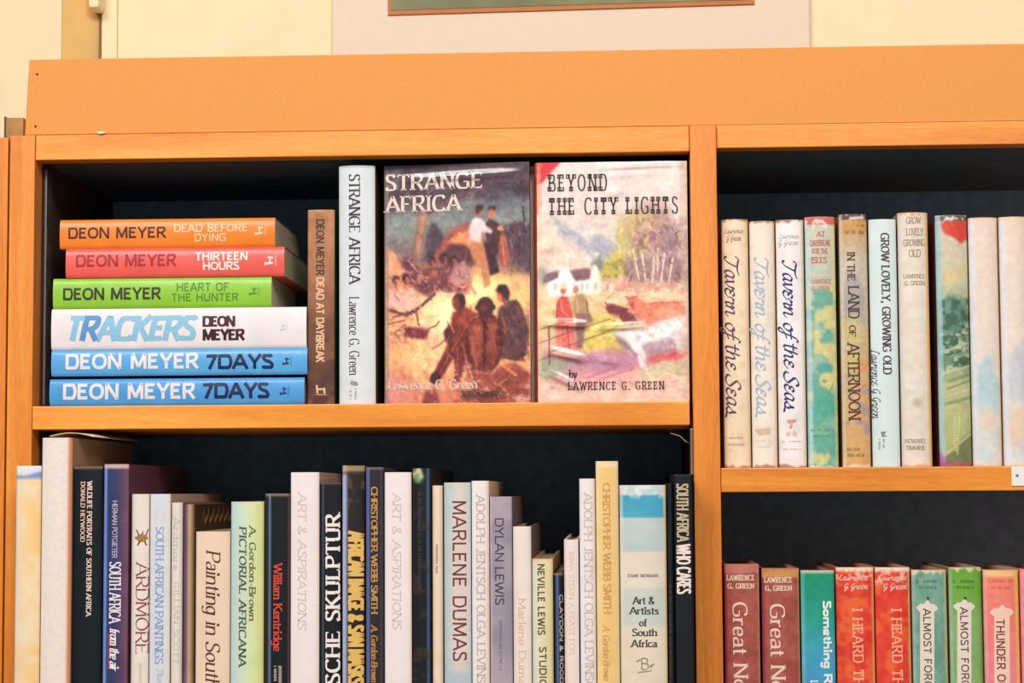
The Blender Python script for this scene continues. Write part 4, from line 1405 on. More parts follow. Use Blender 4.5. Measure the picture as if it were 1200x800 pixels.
    p.brush(90, (705, 345, 804, 430), .5, 9, 2, 14, 17, .7)
    # bound red corner, browned margin
    p.band(798, 808, (206, 180, 158), 3, .5, 'x')
    p.poly([(620, 184), (655, 186), (645, 196), (630, 212), (620, 218)], (206, 48, 52), .8)
    p.poly([(620, 216), (629, 212), (630, 236), (627, 248), (620, 250)], (218, 116, 106), 1.5)
    p.band(620, 630, (226, 200, 160), 3, .5, 'x')
    p.a = np.clip(p.a * 1.07 + 2, 0, 252)
    p.grain(22, 3, 95).grain(16, 8, 96)
    return p


def film_for(bk, ridges, name='clear_jacket'):
    """wrinkled plastic jacket over the front cover: ridges are (y0,z0,y1,z1,width,height) in metres on the cover"""
    ny, nz = 90, 150
    P, F = [], []
    for j in range(nz + 1):
        for i in range(ny + 1):
            yy, zz = bk.bulge + (bk.d - bk.bulge) * i / ny, bk.h * j / nz
            hgt = 0.0
            for (a, b_, c, d_, wd, ht) in ridges:
                L = (c - a) ** 2 + (d_ - b_) ** 2
                t = ((yy - a) * (c - a) + (zz - b_) * (d_ - b_)) / L
                tc_ = min(1, max(0, t))
                dist = math.hypot(yy - a - tc_ * (c - a), zz - b_ - tc_ * (d_ - b_))
                hgt = max(hgt, ht * math.exp(-(dist / wd) ** 2) * max(0.0, math.sin(math.pi * min(1, max(0, t * .96 + .02)))) ** .5)
            P.append((bk.w / 2 + 0.0007 + hgt, yy, zz))
    for j in range(nz):
        for i in range(ny):
            a = j * (ny + 1) + i
            F.append((a, a + 1, a + ny + 2, a + ny + 1))
    o = pyobj(name, P, F, FILM, bk.root)
    for q in o.data.polygons: q.use_smooth = True
    o['label'] = 'clear wrinkled plastic jacket'
    return o


def face_out(name, px, art, spine_c, side_c, label, yaw, Yf, thick, **kw):
    """px = left, right, top of the front cover; Yf = depth of its right edge"""
    xl_, xr_, tp = px
    R = at(xr_, tp + 140, Yf)
    Lp = at(xl_, tp + 140, Yf + math.tan(yaw) * 0.115)
    d = math.hypot(R.x - Lp.x, R.y - Lp.y)
    h = Z((xl_ + xr_) / 2, tp, (R.y + Lp.y) / 2) - zS1 - 0.0003
    ang = math.atan2(R.y - Lp.y, R.x - Lp.x)           # direction of local y seen from above
    rz = ang - math.pi / 2
    # front cover (local x=+w/2) lies on the line Lp-R
    nx_, ny_ = math.cos(rz), math.sin(rz)
    loc = Vector((Lp.x - nx_ * thick / 2, Lp.y - ny_ * thick / 2, zS1 + 0.0002))
    sp_ = Print(0, 0, 20, 100, spine_c, .6).grain(20, 10, 4)
    b_ = Book(name, loc, (0, 0, rz), thick, h, d, sp_, side_c, label, 'books shown face out', front=art, bulge=.002, **kw)
    return b_


art = campfire(Print(446, 190, 622, 470, (100, 80, 90), 1.15))
b = face_out('hardback_book', (447.5, 621, 192), art, (196, 160, 70), (120, 80, 70),
             'dark hardback facing out, cover painted with figures around a campfire', math.radians(7), .008, .026, gloss=True)
b.text('STRANGE', (451, 203, 566, 222), 'across', (240, 222, 208), 'serif', on='front', wt=.2, track=.13, thin=.09)
b.text('AFRICA', (452, 229, 540, 248), 'across', (240, 222, 208), 'serif', on='front', wt=.2, track=.13, thin=.09)
b.text('Lawrence G. Green', (454, 445, 560, 456), 'across', (240, 214, 196), 'serif', 'author_lettering', on='front', wt=.2, track=.06, thin=.1)
film_for(b, [(.02, .178, .112, .181, .003, .0009), (.004, .13, .006, .17, .002, .0006), (.03, .155, .05, .175, .003, .0005)])
art = farm(Print(625, 187, 807, 469, (220, 205, 195), 1.15))
b = face_out('hardback_book', (625.5, 806.5, 189.5), art, (190, 60, 56), (196, 70, 62),
             'pale hardback facing out, cover painted with a farm and cattle', 0.0, .010, .026, gloss=True)
DK = (66, 44, 48)
b.text('BEYOND', (643, 204, 711, 224), 'across', DK, 'slab', on='front', wt=.14, thin=.07, track=.36, hole=True)
b.text('THE CITY LIGHTS', (643, 231, 794, 251), 'across', DK, 'slab', on='front', wt=.14, thin=.07, track=.36, hole=True)
b.text('by', (667, 433, 676, 443), 'across', (110, 60, 62), 'serif', 'author_lettering', on='front', wt=.2, thin=.1)
b.text('LAWRENCE G. GREEN', (666, 447, 778, 456.5), 'across', (112, 56, 54), 'slab', 'author_lettering', on='front', wt=.18, thin=.09, track=.34)


def rid(x0, y0, x1, y1, wd, ht, bk=None):
    bk = bk or b
    A_, B_ = bk.inv @ at(x0, y0, .01), bk.inv @ at(x1, y1, .01)
    return (A_.y, A_.z, B_.y, B_.z, wd, ht)


film_for(b, [rid(636, 378, 692, 380, .0030, .0012), rid(696, 384, 760, 380, .0026, .0009), rid(638, 409, 690, 421, .0034, .0013),
             rid(640, 434, 684, 455, .0030, .0010), rid(690, 196, 806, 190, .003, .0009), rid(700, 206, 780, 200, .003, .0005),
             rid(700, 232, 730, 222, .003, .0006), rid(628, 292, 650, 286, .004, .0007), rid(690, 418, 730, 424, .003, .0006)])

# ------------------------------------------------------------------ upper right shelf
UR = 'books standing on the upper right shelf'
YR = 0.006


def ur(x0, x1, top, spine, side, label, **kw):
    kw.setdefault('bulge', .004)
    kw.setdefault('d', .135)
    dd = kw.pop('d')
    return upright('hardback_book', x0, x1, top, zS2, YR, dd, spine, side, label, UR, pages=PAGES_OLD_SHADED, **kw)


def tav(x0, x1, top, c, tc_, xs, ys, seed, label):
    sp_ = Print(x0, top, x1, 547, c, .9).grain(14, 18, seed)
    sp_.mottle(tuple(v - 22 for v in c), 10, seed, .64, .2, .5).edges((170, 126, 92), 3, seed)
    sp_.band(x1 - 3, x1 + 1, (214, 176, 130), 3, .5, 'x')
    b_ = ur(x0, x1, top, sp_, (206, 176, 140), label)
    b_.text('Tavern of the Seas', (xs, ys[0], xs + 15, ys[1]), 'down', tc_, 'script', font=SCRIPT, wt=.19, thin=.06, track=.0, shear=.25)
    return b_, sp_


b, sp = tav(845.5, 877, 257, (246, 222, 190), (92, 70, 98), 851, (300, 486), 1, 'cream spine against the divider, topmost title in dull purple script')
b.text('Lawrence', (849, 268, 871, 273), 'across', (150, 110, 96), 'script', 'author_lettering', font=SCRIPT, wt=.14, thin=.06, shear=.2)
b.text('G Green', (851, 276, 868, 282), 'across', (150, 110, 96), 'script', 'author_lettering', font=SCRIPT, wt=.14, thin=.06, shear=.2)
b.marks(dashes_across(851, 511, 872, 514, 3) + dashes_across(853, 519, 872, 522, 4), (168, 138, 122), 'publisher_lettering')
b, sp = tav(878, 908, 259, (244, 232, 218), (166, 188, 206), 886, (302, 486), 2, 'cream white spine with faded pale blue script, second from the divider')
b.marks([[(884, 503), (902, 501), (903, 508), (890, 510)]], (222, 190, 154), 'stain')
b.marks(dashes_across(886, 515, 903, 517, 5) + dashes_across(888, 522, 904, 524, 6), (212, 198, 186), 'publisher_lettering')
b, sp = tav(909, 942, 257.5, (246, 238, 236), (44, 42, 116), 919, (305, 480), 3, 'white spine with strong navy blue script, third from the divider')
b.text('Lawrence', (913, 274, 936, 279), 'across', (178, 168, 176), 'script', 'author_lettering', font=SCRIPT, wt=.14, thin=.06, shear=.2)
b.text('G Green', (912, 281, 935, 287), 'across', (178, 168, 176), 'script', 'author_lettering', font=SCRIPT, wt=.14, thin=.06, shear=.2)
b.marks([[(922, 492), (934, 491), (932, 495), (924, 496)], [(926, 497), (929, 497), (928, 502), (925, 502)]] + dashes_across(922, 504, 936, 511, 5), (226, 148, 124), 'red_emblem')
b.marks(dashes_across(917, 516, 938, 518, 7) + dashes_across(917, 525, 938, 527, 8), (176, 160, 164), 'publisher_lettering')

# teal and yellow figure
sp = Print(943, 254, 979, 547, (196, 208, 184), 1.1).grad([(254, (206, 206, 184)), (320, (198, 204, 182)), (360, (176, 196, 170)), (547, (124, 190, 164))])
sp.mottle((104, 174, 156), 16, 11, .5, .15, .85, (943, 340, 980, 547)).mottle((230, 212, 140), 14, 13, .55, .15, .85, (943, 335, 980, 547))
sp.blob(964, 432, 10, 7, (92, 168, 156), .5).blob(965, 446, 8, 9, (222, 208, 140), .5).blob(962, 478, 16, 14, (84, 174, 150), .7, .8).blob(950, 500, 10, 26, (96, 180, 160), .8, .8)
sp.blob(963, 447, 3, 2, (120, 170, 140), .6).line([(958, 466), (968, 462), (974, 450)], 2, (110, 168, 140), .8)
sp.band(943, 949, (196, 220, 228), 2, .7, 'x').band(975, 979, (228, 208, 130), 2, .6, 'x')
sp.band(254, 263, (214, 98, 92), 2, .9).mottle((250, 230, 220), 5, 15, .6, .1, .9, (943, 256, 979, 266)).edges((240, 226, 214), 2, 4, False).grain(16, 4, 5)
b = ur(943, 979, 254, sp, (150, 190, 160), 'teal and yellow painted spine with a red worn head', gloss=True)
RD = (196, 108, 96)
for t_, bb in (('AT', (957, 271, 967, 277)), ('DAYBREAK', (950, 281, 973, 288)), ('FOR THE', (952, 291, 970, 297)), ('ISLES', (951, 301, 969, 308))):
    b.text(t_, bb, 'across', RD, 'serif', wt=.2, thin=.09)
b.text('LAWRENCE', (951, 327, 974, 332), 'across', (206, 140, 124), 'serif', 'author_lettering', wt=.2, thin=.1)
b.text('G. GREEN', (952, 335, 972, 340), 'across', (206, 140, 124), 'serif', 'author_lettering', wt=.2, thin=.1)
b.marks(dashes_across(951, 502, 972, 505, 5) + dashes_across(953, 509, 970, 512, 6), (96, 140, 118), 'publisher_lettering')

# ochre landscape
sp = Print(983, 251, 1017, 547, (214, 190, 150), 1.1).grad([(251, (196, 150, 96)), (275, (206, 170, 126)), (310, (206, 196, 176)), (400, (206, 186, 140)), (470, (222, 176, 116)), (547, (214, 168, 106))])
sp.band(251, 258, (90, 66, 60), 1.5, .9).mottle((238, 226, 216), 4, 21, .55, .12, .9, (983, 251, 1017, 259)).band(258, 275, (206, 152, 82), 2, .6)
sp.poly([(986, 340), (996, 312), (1006, 326), (1012, 345), (1014, 380), (986, 376)], (170, 164, 168), 3, .85)
sp.mottle((196, 190, 110), 9, 23, .5, .15, .8, (984, 370, 1006, 470)).mottle((236, 160, 96), 10, 24, .52, .15, .7, (1000, 420, 1017, 500))
sp.mottle((172, 158, 166), 9, 25, .56, .12, .8, (984, 440, 1017, 510)).poly([(1002, 490), (1017, 496), (1017, 510), (1010, 510)], (170, 150, 160), 2, .8)
sp.band(983, 987, (226, 218, 206), 2, .6, 'x').edges((236, 214, 190), 2.5, 8, False).grain(16, 4, 6)
b = ur(983, 1016.5, 251, sp, (176, 140, 100), 'ochre landscape spine with tall brown capitals', gloss=True)
BR = (92, 64, 52)
b.text('IN THE', (993, 295, 1002, 329), 'down', BR, 'serif', wt=.18, thin=.12, track=.1)
b.text('LAND', (994, 335, 1007, 373), 'down', BR, 'serif', wt=.16, thin=.11)
b.text('OF', (995, 381, 1003, 394), 'down', BR, 'serif', wt=.18, thin=.12)
b.text('AFTERNOON', (994, 402, 1008, 492), 'down', BR, 'serif', wt=.16, thin=.11)
b.marks(dashes_across(991, 269, 1013, 274, 5) + dashes_across(1005, 262, 1012, 265, 3), (126, 82, 56), 'author_lettering')
b.marks(dashes_across(992, 524, 1008, 528, 8) + dashes_across(992, 531, 1012, 535, 9), (132, 96, 66), 'publisher_lettering')

sp = Print(1018, 257, 1050, 546, (216, 232, 232), .5).grain(8, 20, 7)
b = ur(1018, 1050.5, 257, sp, (206, 176, 160), 'smooth pale blue white spine with dark serif title and signature', bulge=.003)
b.text('GROW LOVELY, GROWING OLD', (1033.5, 272, 1043.5, 439), 'down', (80, 60, 74), 'serif', wt=.19, thin=.07, track=.08)
b.text('Lawrence G Green', (1022, 409, 1031, 490), 'down', (70, 66, 76), 'script', 'author_lettering', font=SCRIPT, wt=.12, thin=.06, shear=.2)
b.marks([[(1032, 506), (1039, 505), (1036, 509), (1040, 511), (1034, 512)]] + dashes_down(1029, 514, 1032, 526, 3) + dashes_down(1034, 514, 1037, 526, 5), (130, 136, 140))

sp = Print(1052, 249, 1088, 546, (232, 222, 208), .9).mottle((218, 216, 196), 22, 31, .5, .3, .6).mottle((236, 212, 198), 26, 32, .55, .3, .5).grain(14, 6, 33)
sp.band(1084, 1089, (236, 180, 110), 2.5, .9, 'x').band(1052, 1056, (200, 212, 206), 2, .6, 'x').edges((222, 170, 130), 3, 12)
sp.blob(1071, 472, 6, 5, (200, 180, 150), .8, .8)
b = ur(1052, 1088, 249, sp, (222, 160, 100), 'tall mottled beige spine with faded title words stacked at the head')
FD = (170, 152, 134)
for t_, bb in (('GROW', (1062, 254, 1079, 262)), ('LOVELY', (1062, 267, 1082, 276)), ('GROWING', (1059, 280, 1084, 288)), ('OLD', (1065, 292, 1079, 301))):
    b.text(t_, bb, 'across', FD, 'serif', wt=.17, thin=.08)
b.text('LAWRENCE', (1059, 321, 1084, 326), 'across', FD, 'serif', 'author_lettering', wt=.17, thin=.08)
b.text('G. GREEN', (1060, 329, 1084, 334), 'across', FD, 'serif', 'author_lettering', wt=.17, thin=.08)
b.text('HOWARD', (1061, 514, 1084, 519), 'across', FD, 'serif', 'publisher_lettering', wt=.17, thin=.08)
b.text('TIMMINS', (1062, 522, 1084, 527), 'across', FD, 'serif', 'publisher_lettering', wt=.17, thin=.08)

# green river with palm
sp = Print(1096, 252, 1134, 546, (206, 204, 170), 1.1).grad([(252, (216, 204, 184)), (330, (206, 200, 166)), (360, (150, 172, 140)), (420, (110, 140, 110)), (450, (190, 190, 140)), (547, (170, 184, 120))])
sp.mottle((226, 196, 130), 12, 41, .56, .15, .7, (1100, 305, 1134, 350)).blob(1118, 372, 16, 22, (92, 130, 112), .6, .9).blob(1112, 358, 7, 12, (110, 146, 126), .6, .9)
sp.mottle((60, 96, 80), 6, 42, .5, .15, .8, (1098, 350, 1134, 430)).mottle((196, 206, 176), 5, 43, .6, .12, .8, (1098, 380, 1134, 440))
for k in range(9):
    sp.line([(1100 + (k * 7) % 9, 402 + k * 9), (1134, 392 + k * 9 + (k % 3))], 1.6 + (k % 3), ((86, 110, 84), (206, 204, 160), (120, 150, 110))[k % 3], .75)
sp.poly([(1098, 540), (1116, 520), (1134, 505), (1134, 547), (1098, 547)], (104, 112, 72), 2, .8).line([(1116, 532), (1120, 480)], 1.6, (222, 214, 150), .8)
sp.line([(1100, 534), (1134, 508)], 1.8, (222, 206, 130), .9)
sp.poly([(1101, 258), (1134, 258), (1134, 280), (1126, 286), (1118, 279), (1106, 274)], (216, 74, 58), 1.2)
sp.band(252, 259, (100, 78, 72), 1.5, .9).mottle((246, 240, 232), 4, 44, .6, .12, .9, (1096, 252, 1134, 260))
sp.band(1096, 1102, (166, 204, 216), 2, .85, 'x').band(541, 547, (176, 84, 84), 2, .8).poly([(1094, 525), (1101, 535), (1106, 547), (1094, 547)], (180, 90, 160), 1.5, .8).grain(16, 4, 46)
b = ur(1096, 1134, 252, sp, (110, 60, 60), 'green river landscape spine with a torn red patch at the head', gloss=True)
b.marks(dashes_down(1117, 488, 1121, 528, 6), (226, 216, 156), 'title_lettering')
for (x0, x1, tp, sd, lb) in ((1135, 1170, 255, 51, 'pale blank spine with light blue cloud patches beside the green river spine'),
                            (1171, 1206, 254, 61, 'pinkish blank spine with blue grey patches at the right edge')):
    sp = Print(x0, tp, x1, 546, (232, 214, 200), .9).grad([(tp, (236, 216, 200)), (400, (234, 218, 206)), (546, (220, 224, 218))])
    if sd == 51:
        sp.poly([(x0, 440), (1148, 425), (1156, 412), (1162, 440), (1170, 446), (1170, 475), (1160, 478), (1150, 470), (x0, 476)], (178, 206, 214), 2, .9)
        sp.mottle((194, 216, 216), 14, 52, .52, .15, .7, (x0, 430, x1, 546))
        sp.blob(1152, 492, 12, 12, (234, 212, 192), .8, .9)
    else:
        sp.poly([(1176, 465), (1180, 420), (1190, 400), (1206, 430), (1206, 480), (1190, 470)], (196, 198, 210), 3, .9)
        sp.mottle((206, 210, 212), 16, 62, .52, .15, .7, (x0, 400, x1, 546)).blob(1185, 500, 14, 22, (236, 202, 174), .9, .8)
    sp.band(x0, x0 + 7, (224, 228, 236), 4, .8, 'x').band(x1 - 3, x1, (236, 206, 168), 2, .7, 'x').edges((240, 200, 160), 3, sd).grain(12, 5, sd + 3)
    b = ur(x0, x1 - .5, tp, sp, (236, 200, 170), lb)

# ------------------------------------------------------------------ lower right shelf
LR = 'books standing on the lower right shelf'
YQ = 0.004


def lr(x0, x1, top, spine, side, label, **kw):
    kw.setdefault('bulge', .004)
    return upright('hardback_book', x0, x1, top, zS4, YQ, .135, spine, side, label, LR, pages=PAGES_OLD_SHADED, **kw)


def sp_lr(x0, x1, top, c, seed, worn=(236, 196, 150)):
    p = Print(x0, top, x1, 966, c, .8).mottle(tuple(max(0, v - 18) for v in c), 14, seed, .56, .2, .6).grain(16, 5, seed)
    return p


CRM = (240, 214, 190)
for (x0, x1, tp, lb, worn) in ((848.5, 890, 661, 'dull rose brown spine next to the divider on the lower right shelf', (214, 130, 130)),
                               (892.5, 937, 666, 'brown spine with a yellowed head, second from the divider', (226, 176, 96))):
    sp = sp_lr(x0, x1, tp, (176, 92, 80), int(x0))
    sp.band(x0, x0 + 3, (150, 50, 80), 2, .7, 'x').band(tp, tp + 11, worn, 3, .75).band(x1 - 1.5, x1, (228, 190, 130), 1.5, .8, 'x').edges((196, 130, 100), 3, int(x0), True, False)
    b = lr(x0, x1, tp, sp, (150, 60, 64), lb)
    ox = x0 - 848.5
    oy = tp - 661
    b.text('LAWRENCE', (852 + ox, 673.5 + oy * .5, 884 + ox, 680 + oy * .5), 'across', CRM, 'slab', 'author_lettering', wt=.22, thin=.12, track=.2)
    b.text('G. GREEN', (853 + ox, 683.5 + oy * .5, 884 + ox, 689.5 + oy * .5), 'across', CRM, 'serif', 'author_lettering', wt=.22, thin=.14, track=.1)
    b.text('Great North Road', (860 + ox, 706 + oy * .4, 877 + ox, 906 + oy * .4), 'down', CRM, 'serif', wt=.17, thin=.07, track=.06)
sp = Print(938, 668, 979, 966, (50, 160, 150), .6).grad([(668, (28, 150, 112)), (720, (38, 160, 136)), (760, (64, 168, 190)), (820, (66, 150, 206)), (966, (60, 130, 200))])
sp.band(668, 671, (226, 210, 180), 1.5, .9).band(938, 942, (170, 210, 214), 2, .5, 'x').grain(12, 8, 4)
b = lr(938, 978, 668.5, sp, (40, 110, 110), 'teal to blue spine with white bold title', gloss=True, bulge=.002)
b.text('Something Rich and Strange', (966, 704, 976, 920), 'down', (238, 242, 242), 'sans', wt=.24, track=.05)
b.text('Lawrence G. Green', (951, 797, 960, 930), 'down', (230, 238, 240), 'sans', 'author_lettering', wt=.18, track=.05)
for (x0, x1, lb) in ((979.5, 1024.5, 'bright red spine beside the teal blue one'), (1025.5, 1067, 'bright red spine beside the grey green one')):
    sp = sp_lr(x0, x1, 665, (232, 72, 54), int(x0))
    sp.mottle((242, 120, 60), 14, int(x0) + 3, .6, .15, .7)
    sp.band(665, 670, (242, 212, 180), 2, .9).mottle((248, 220, 204), 5, int(x0) + 7, .6, .1, .8, (x0, 668, x1, 685)).band(x1 - 2.5, x1, (248, 200, 130), 1.5, .8, 'x').edges((250, 226, 200), 4, int(x0), True, False)
    b = lr(x0, x1, 665, sp, (220, 120, 80), lb)
    ox = x0 - 979.5
    b.text('Lawrence', (983 + ox, 674, 1017 + ox, 679.5), 'across', (252, 218, 196), 'script', 'author_lettering', font=SCRIPT, wt=.17, thin=.08, shear=.2)
    b.text('G Green', (989 + ox, 684, 1017 + ox, 690), 'across', (252, 218, 196), 'script', 'author_lettering', font=SCRIPT, wt=.17, thin=.08, shear=.2)
    b.text('I HEARD THE OLD MEN SAY', (1000.5 + ox, 713, 1013 + ox, 930), 'down', (250, 176, 138), 'slab', wt=.16, thin=.1, track=.14)


def plaque(b_, x0, y0, x1, c, part='title_plaque'):
    cx, hw = (x0 + x1) / 2, (x1 - x0) / 2

    def top(u):                       # scrolled shoulders and a small peak
        a = abs(u - cx)
        if a > hw: return y0 + 6 - 3 * (1 - (a - hw) / 4)
        if a > 4: return y0 + 2.5
        return y0 - 2 + a

    def foot(u):
        a = abs(u - cx)
        return 900 if a <= hw else y0 + 12 - 3.5 * (a - hw) / 4
    N = 24
    us = [x0 - 4 + (x1 - x0 + 8) * k / N for k in range(N + 1)]
    polys = []
    for ua, ub in zip(us, us[1:]):
        mid = (ua + ub) / 2
        ext = foot(mid)
        polys.append([(ua, top(ua)), (ub, top(ub)), (ub, ext), (ua, ext)])
    o = b_.marks(polys, c, part)
    for v in o.data.vertices: v.co.y += 0.0001
    return o


for (x0, x1, tp, c, ac, lb) in ((1068.5, 1110, 668, (124, 172, 152), (222, 196, 140), 'grey green spine with a cream title plaque beside the red spines'),
                                (1112, 1151, 665, (112, 172, 66), (96, 160, 60), 'leaf green spine with a cream title plaque')):
    sp = sp_lr(x0, x1, tp, c, int(x0))
    if tp == 665: sp.grad([(665, (104, 166, 52)), (700, (116, 176, 70)), (730, (140, 178, 110)), (966, (130, 180, 110))])
    sp.band(x1 - 3, x1, ac, 2, .8, 'x').band(x0, x0 + 3, (172, 204, 200), 2, .7, 'x').edges((240, 216, 180), 4, int(x0), True, False).grain(12, 5, 9)
    b = lr(x0, x1, tp, sp, (190, 150, 100), lb)
    ox = x0 - 1068.5
    plaque(b, 1078.5 + ox, 705 + (tp - 668) * .6, 1095 + ox, (232, 220, 206))
    b.text('ALMOST FORGOTTEN', (1083 + ox, 713 + (tp - 668) * .6, 1092 + ox, 850), 'down', (110, 78, 72), 'sans', wt=.16, track=.14)
    b.marks(dashes_across(1074 + ox, 679, 1097 + ox, 682.5, 7) + dashes_across(1076 + ox, 686, 1097 + ox, 689.5, 8), tuple(int(v * .6) for v in c), 'author_lettering')
    b.marks([[(1086 + ox, 699), (1089 + ox, 699.5), (1089 + ox, 702.5), (1086 + ox, 702)]], (60, 70, 50), 'dot_ornament')
sp = sp_lr(1152.5, 1195, 668, (244, 138, 116), 77)
sp.grad([(668, (244, 140, 110)), (720, (244, 130, 122)), (800, (242, 140, 150)), (966, (240, 140, 160))], 'y').band(668, 676, (246, 206, 140), 3, .9).band(1190, 1195, (246, 190, 96), 2, .9, 'x').band(1152, 1156, (244, 180, 190), 2, .7, 'x').grain(14, 5, 8)
b = lr(1152.5, 1194.5, 668, sp, (244, 190, 110), 'salmon pink spine with a pale title plaque and yellow edges')
plaque(b, 1165, 710, 1184, (248, 208, 186))
b.text('THUNDER ON THE BLAAUWBERG', (1169.5, 725, 1179.5, 930), 'down', (120, 62, 62), 'sans', wt=.16, track=.12)
b.marks(dashes_across(1159, 678, 1187, 682, 3) + dashes_across(1162, 686, 1184, 690, 5), (226, 90, 84), 'author_lettering')
sp = sp_lr(1196, 1236, 667, (244, 150, 160), 78)
b = lr(1196, 1236, 667, sp, (240, 160, 160), 'pink spine cut off by the right edge of the photo')

# ------------------------------------------------------------------ lower left shelf: the art books, standing out past the bookcase face
LL = 'art books on the lower left shelf'
YL = -0.050


def ll(x0, x1, top, c, side, label, dy=0.0, d=.235, name='hardback_book', res=.4, seed=None, sp=None, **kw):
    s_ = sp or Print(x0, top, x1, 1000, c, res).grain(8, 14, seed or int(x0))
    kw.setdefault('bulge', .002)
    return upright(name, x0, x1, top, zS3, YL + dy, d, s_, side, label, LL, **kw)


# 1 marbled yellow at the left end
sp = Print(18, 546, 48, 1000, (244, 214, 160), .9).grad([(18, (240, 220, 200)), (30, (246, 214, 158)), (48, (246, 200, 120))], 'x')
sp.mottle((244, 232, 216), 24, 3, .58, .3, .55).mottle((244, 204, 156), 30, 5, .58, .3, .4)
sp.band(546, 553, (232, 234, 238), 1, 1).poly([(18, 556), (30, 557), (48, 551), (48, 560), (30, 561), (18, 560)], (118, 152, 204), 1).poly([(18, 552), (48, 547), (48, 552), (32, 556), (18, 556)], (228, 232, 238), 1)
sp.edges((250, 248, 246), 2, 4, True, False)
b = ll(18, 47.8, 546, None, (240, 220, 180), 'yellow marbled spine with blue wave at the head, leftmost on the lower shelf', sp=sp, dy=-.002)
# 2 tall linen white
sp = Print(48, 514, 84, 1000, (238, 226, 216), 1.0).grain(10, 2.5, 3).band(80, 84.5, (214, 130, 84), 2, .9, 'x').band(48, 51, (240, 230, 220), 2, .6, 'x')
b = ll(48, 84, 513, None, (172, 140, 112), 'tallest linen white spine near the left post', sp=sp, d=.20, dy=-.003, bulge=.003)
# a loose sheet over its head
zt = Z(66, 513, YL) + 0.0006
xs0, xs1 = X(50, 512, YL), X(84, 512, YL)
P, F = [], []
for i in range(9):
    u = i / 8
    for yy in (0.012, 0.16):
        P.append((xs0 + 0.002 + (xs1 - xs0 + .012) * u, YL + yy, zt + 0.0005 + 0.0045 * math.sin(math.pi * (0.08 + u * .9)) * (1 if yy > .1 else .75)))
for i in range(8):
    F.append((2 * i, 2 * i + 2, 2 * i + 3, 2 * i + 1))
ps = pyobj('loose_sheet', P, F, plain('tan_paper', (240, 208, 170), 0.8))
md = ps.modifiers.new('thickness', 'SOLIDIFY')
md.thickness = 0.0005
tag(ps, 'bent tan sheet lying on top of the tallest linen white book', 'paper')
# 3 black
b = ll(84.8, 120, 547, (22, 30, 34), (20, 26, 30), 'black spine with two thin lines of white capitals, right of the linen white one', sp=Print(85, 547, 120, 1000, (12, 22, 28), .5).band(547, 549.5, (190, 150, 120), 1, .8))
b.text('WILDLIFE PORTRAITS OF SOUTHERN AFRICA', (101.6, 565, 107.4, 720), 'down', (246, 220, 200), 'serif', wt=.2, thin=.11, track=.1)
b.text('DONALD HEYWOOD', (94.4, 565, 99.6, 634), 'down', (240, 206, 186), 'serif', 'author_lettering', wt=.2, thin=.11, track=.1)
# 4 navy purple
sp = Print(121, 544, 151, 1000, (56, 60, 104), .9).grad([(121, (46, 62, 110)), (136, (54, 58, 100)), (146, (98, 70, 100)), (151, (128, 86, 100))], 'x')
sp.band(121, 125.5, (128, 160, 222), 1.5, .9, 'x').band(544, 549, (220, 190, 180), 1.5, .9).grain(10, 12, 5)
b = ll(121, 150.5, 544, None, (110, 64, 84), 'navy and purple spine with a light blue edge', sp=sp, gloss=True, d=.22)
b.text('HERMAN POTGIETER', (131.5, 587, 137.5, 653), 'down', (200, 190, 206), 'sans', 'author_lettering', wt=.13, track=.02)
b.text('SOUTH AFRICA', (128, 659, 141.5, 729), 'down', (244, 234, 236), 'serif', wt=.17, thin=.08, track=.05)
b.text('from the air', (128.5, 736, 139.5, 784), 'down', (244, 234, 236), 'serif', wt=.2, thin=.09, track=.0, shear=.22)
b.marks([[(126.2, 742), (127.2, 742), (127.2, 783), (126.2, 783)]], (190, 70, 90), 'red_rule')
# 5 white with insect
sp = Print(153, 579, 175, 1000, (236, 226, 214), .6).band(153, 155.5, (206, 190, 180), 1.5, .6, 'x').grain(8, 14, 2)
b = ll(153.5, 174.6, 579, None, (232, 222, 212), 'white spine with a small brown beetle above dark red capitals', sp=sp)
b.text('ARDMORE', (159, 660, 173.5, 765), 'down', (146, 66, 68), 'serif', wt=.13, thin=.05, track=.04)
b.marks([[(158.5, 630), (161, 627), (165, 625.5), (170, 626.5), (173.5, 630), (170, 634), (165, 635), (161, 633)]], (170, 122, 62), 'beetle_body')
b.marks([[(162, 627), (159, 620), (160, 619.6), (163.4, 626)], [(170, 627), (173, 619), (173.8, 619.4), (171, 628)], [(163, 633), (160.5, 639), (162, 639), (165, 634)], [(170, 633), (172, 639), (170.6, 639), (168.4, 634)],
         [(158, 629), (162, 628.6), (162, 631.4), (158, 631)], [(165, 626), (168, 622), (168.6, 622.4), (167, 626)]], (110, 62, 50), 'beetle_legs')
b.marks(dashes_down(162, 777, 166, 800, 4), (226, 196, 180), 'author_lettering')
# 6 pale blue white
sp = Print(175, 579, 200, 1000, (216, 222, 230), .6).band(175, 178, (236, 236, 236), 2, .8, 'x').blob(187, 604, 7, 8, (226, 210, 206), .8, .5).band(197, 200, (236, 222, 206), 2, .8, 'x').grain(8, 14, 4)
b = ll(175.2, 199.6, 579, None, (206, 178, 150), 'pale bluish white spine with washed blue serif title', sp=sp, d=.20)
b.text('SOUTH AFRICAN PAINTINGS', (182, 618, 191.5, 776), 'down', (150, 166, 206), 'serif', wt=.16, thin=.07, track=.03)
b.text('Thomas', (184, 784, 191, 815), 'down', (176, 186, 200), 'script', 'author_lettering', font=SCRIPT, wt=.12, thin=.06)
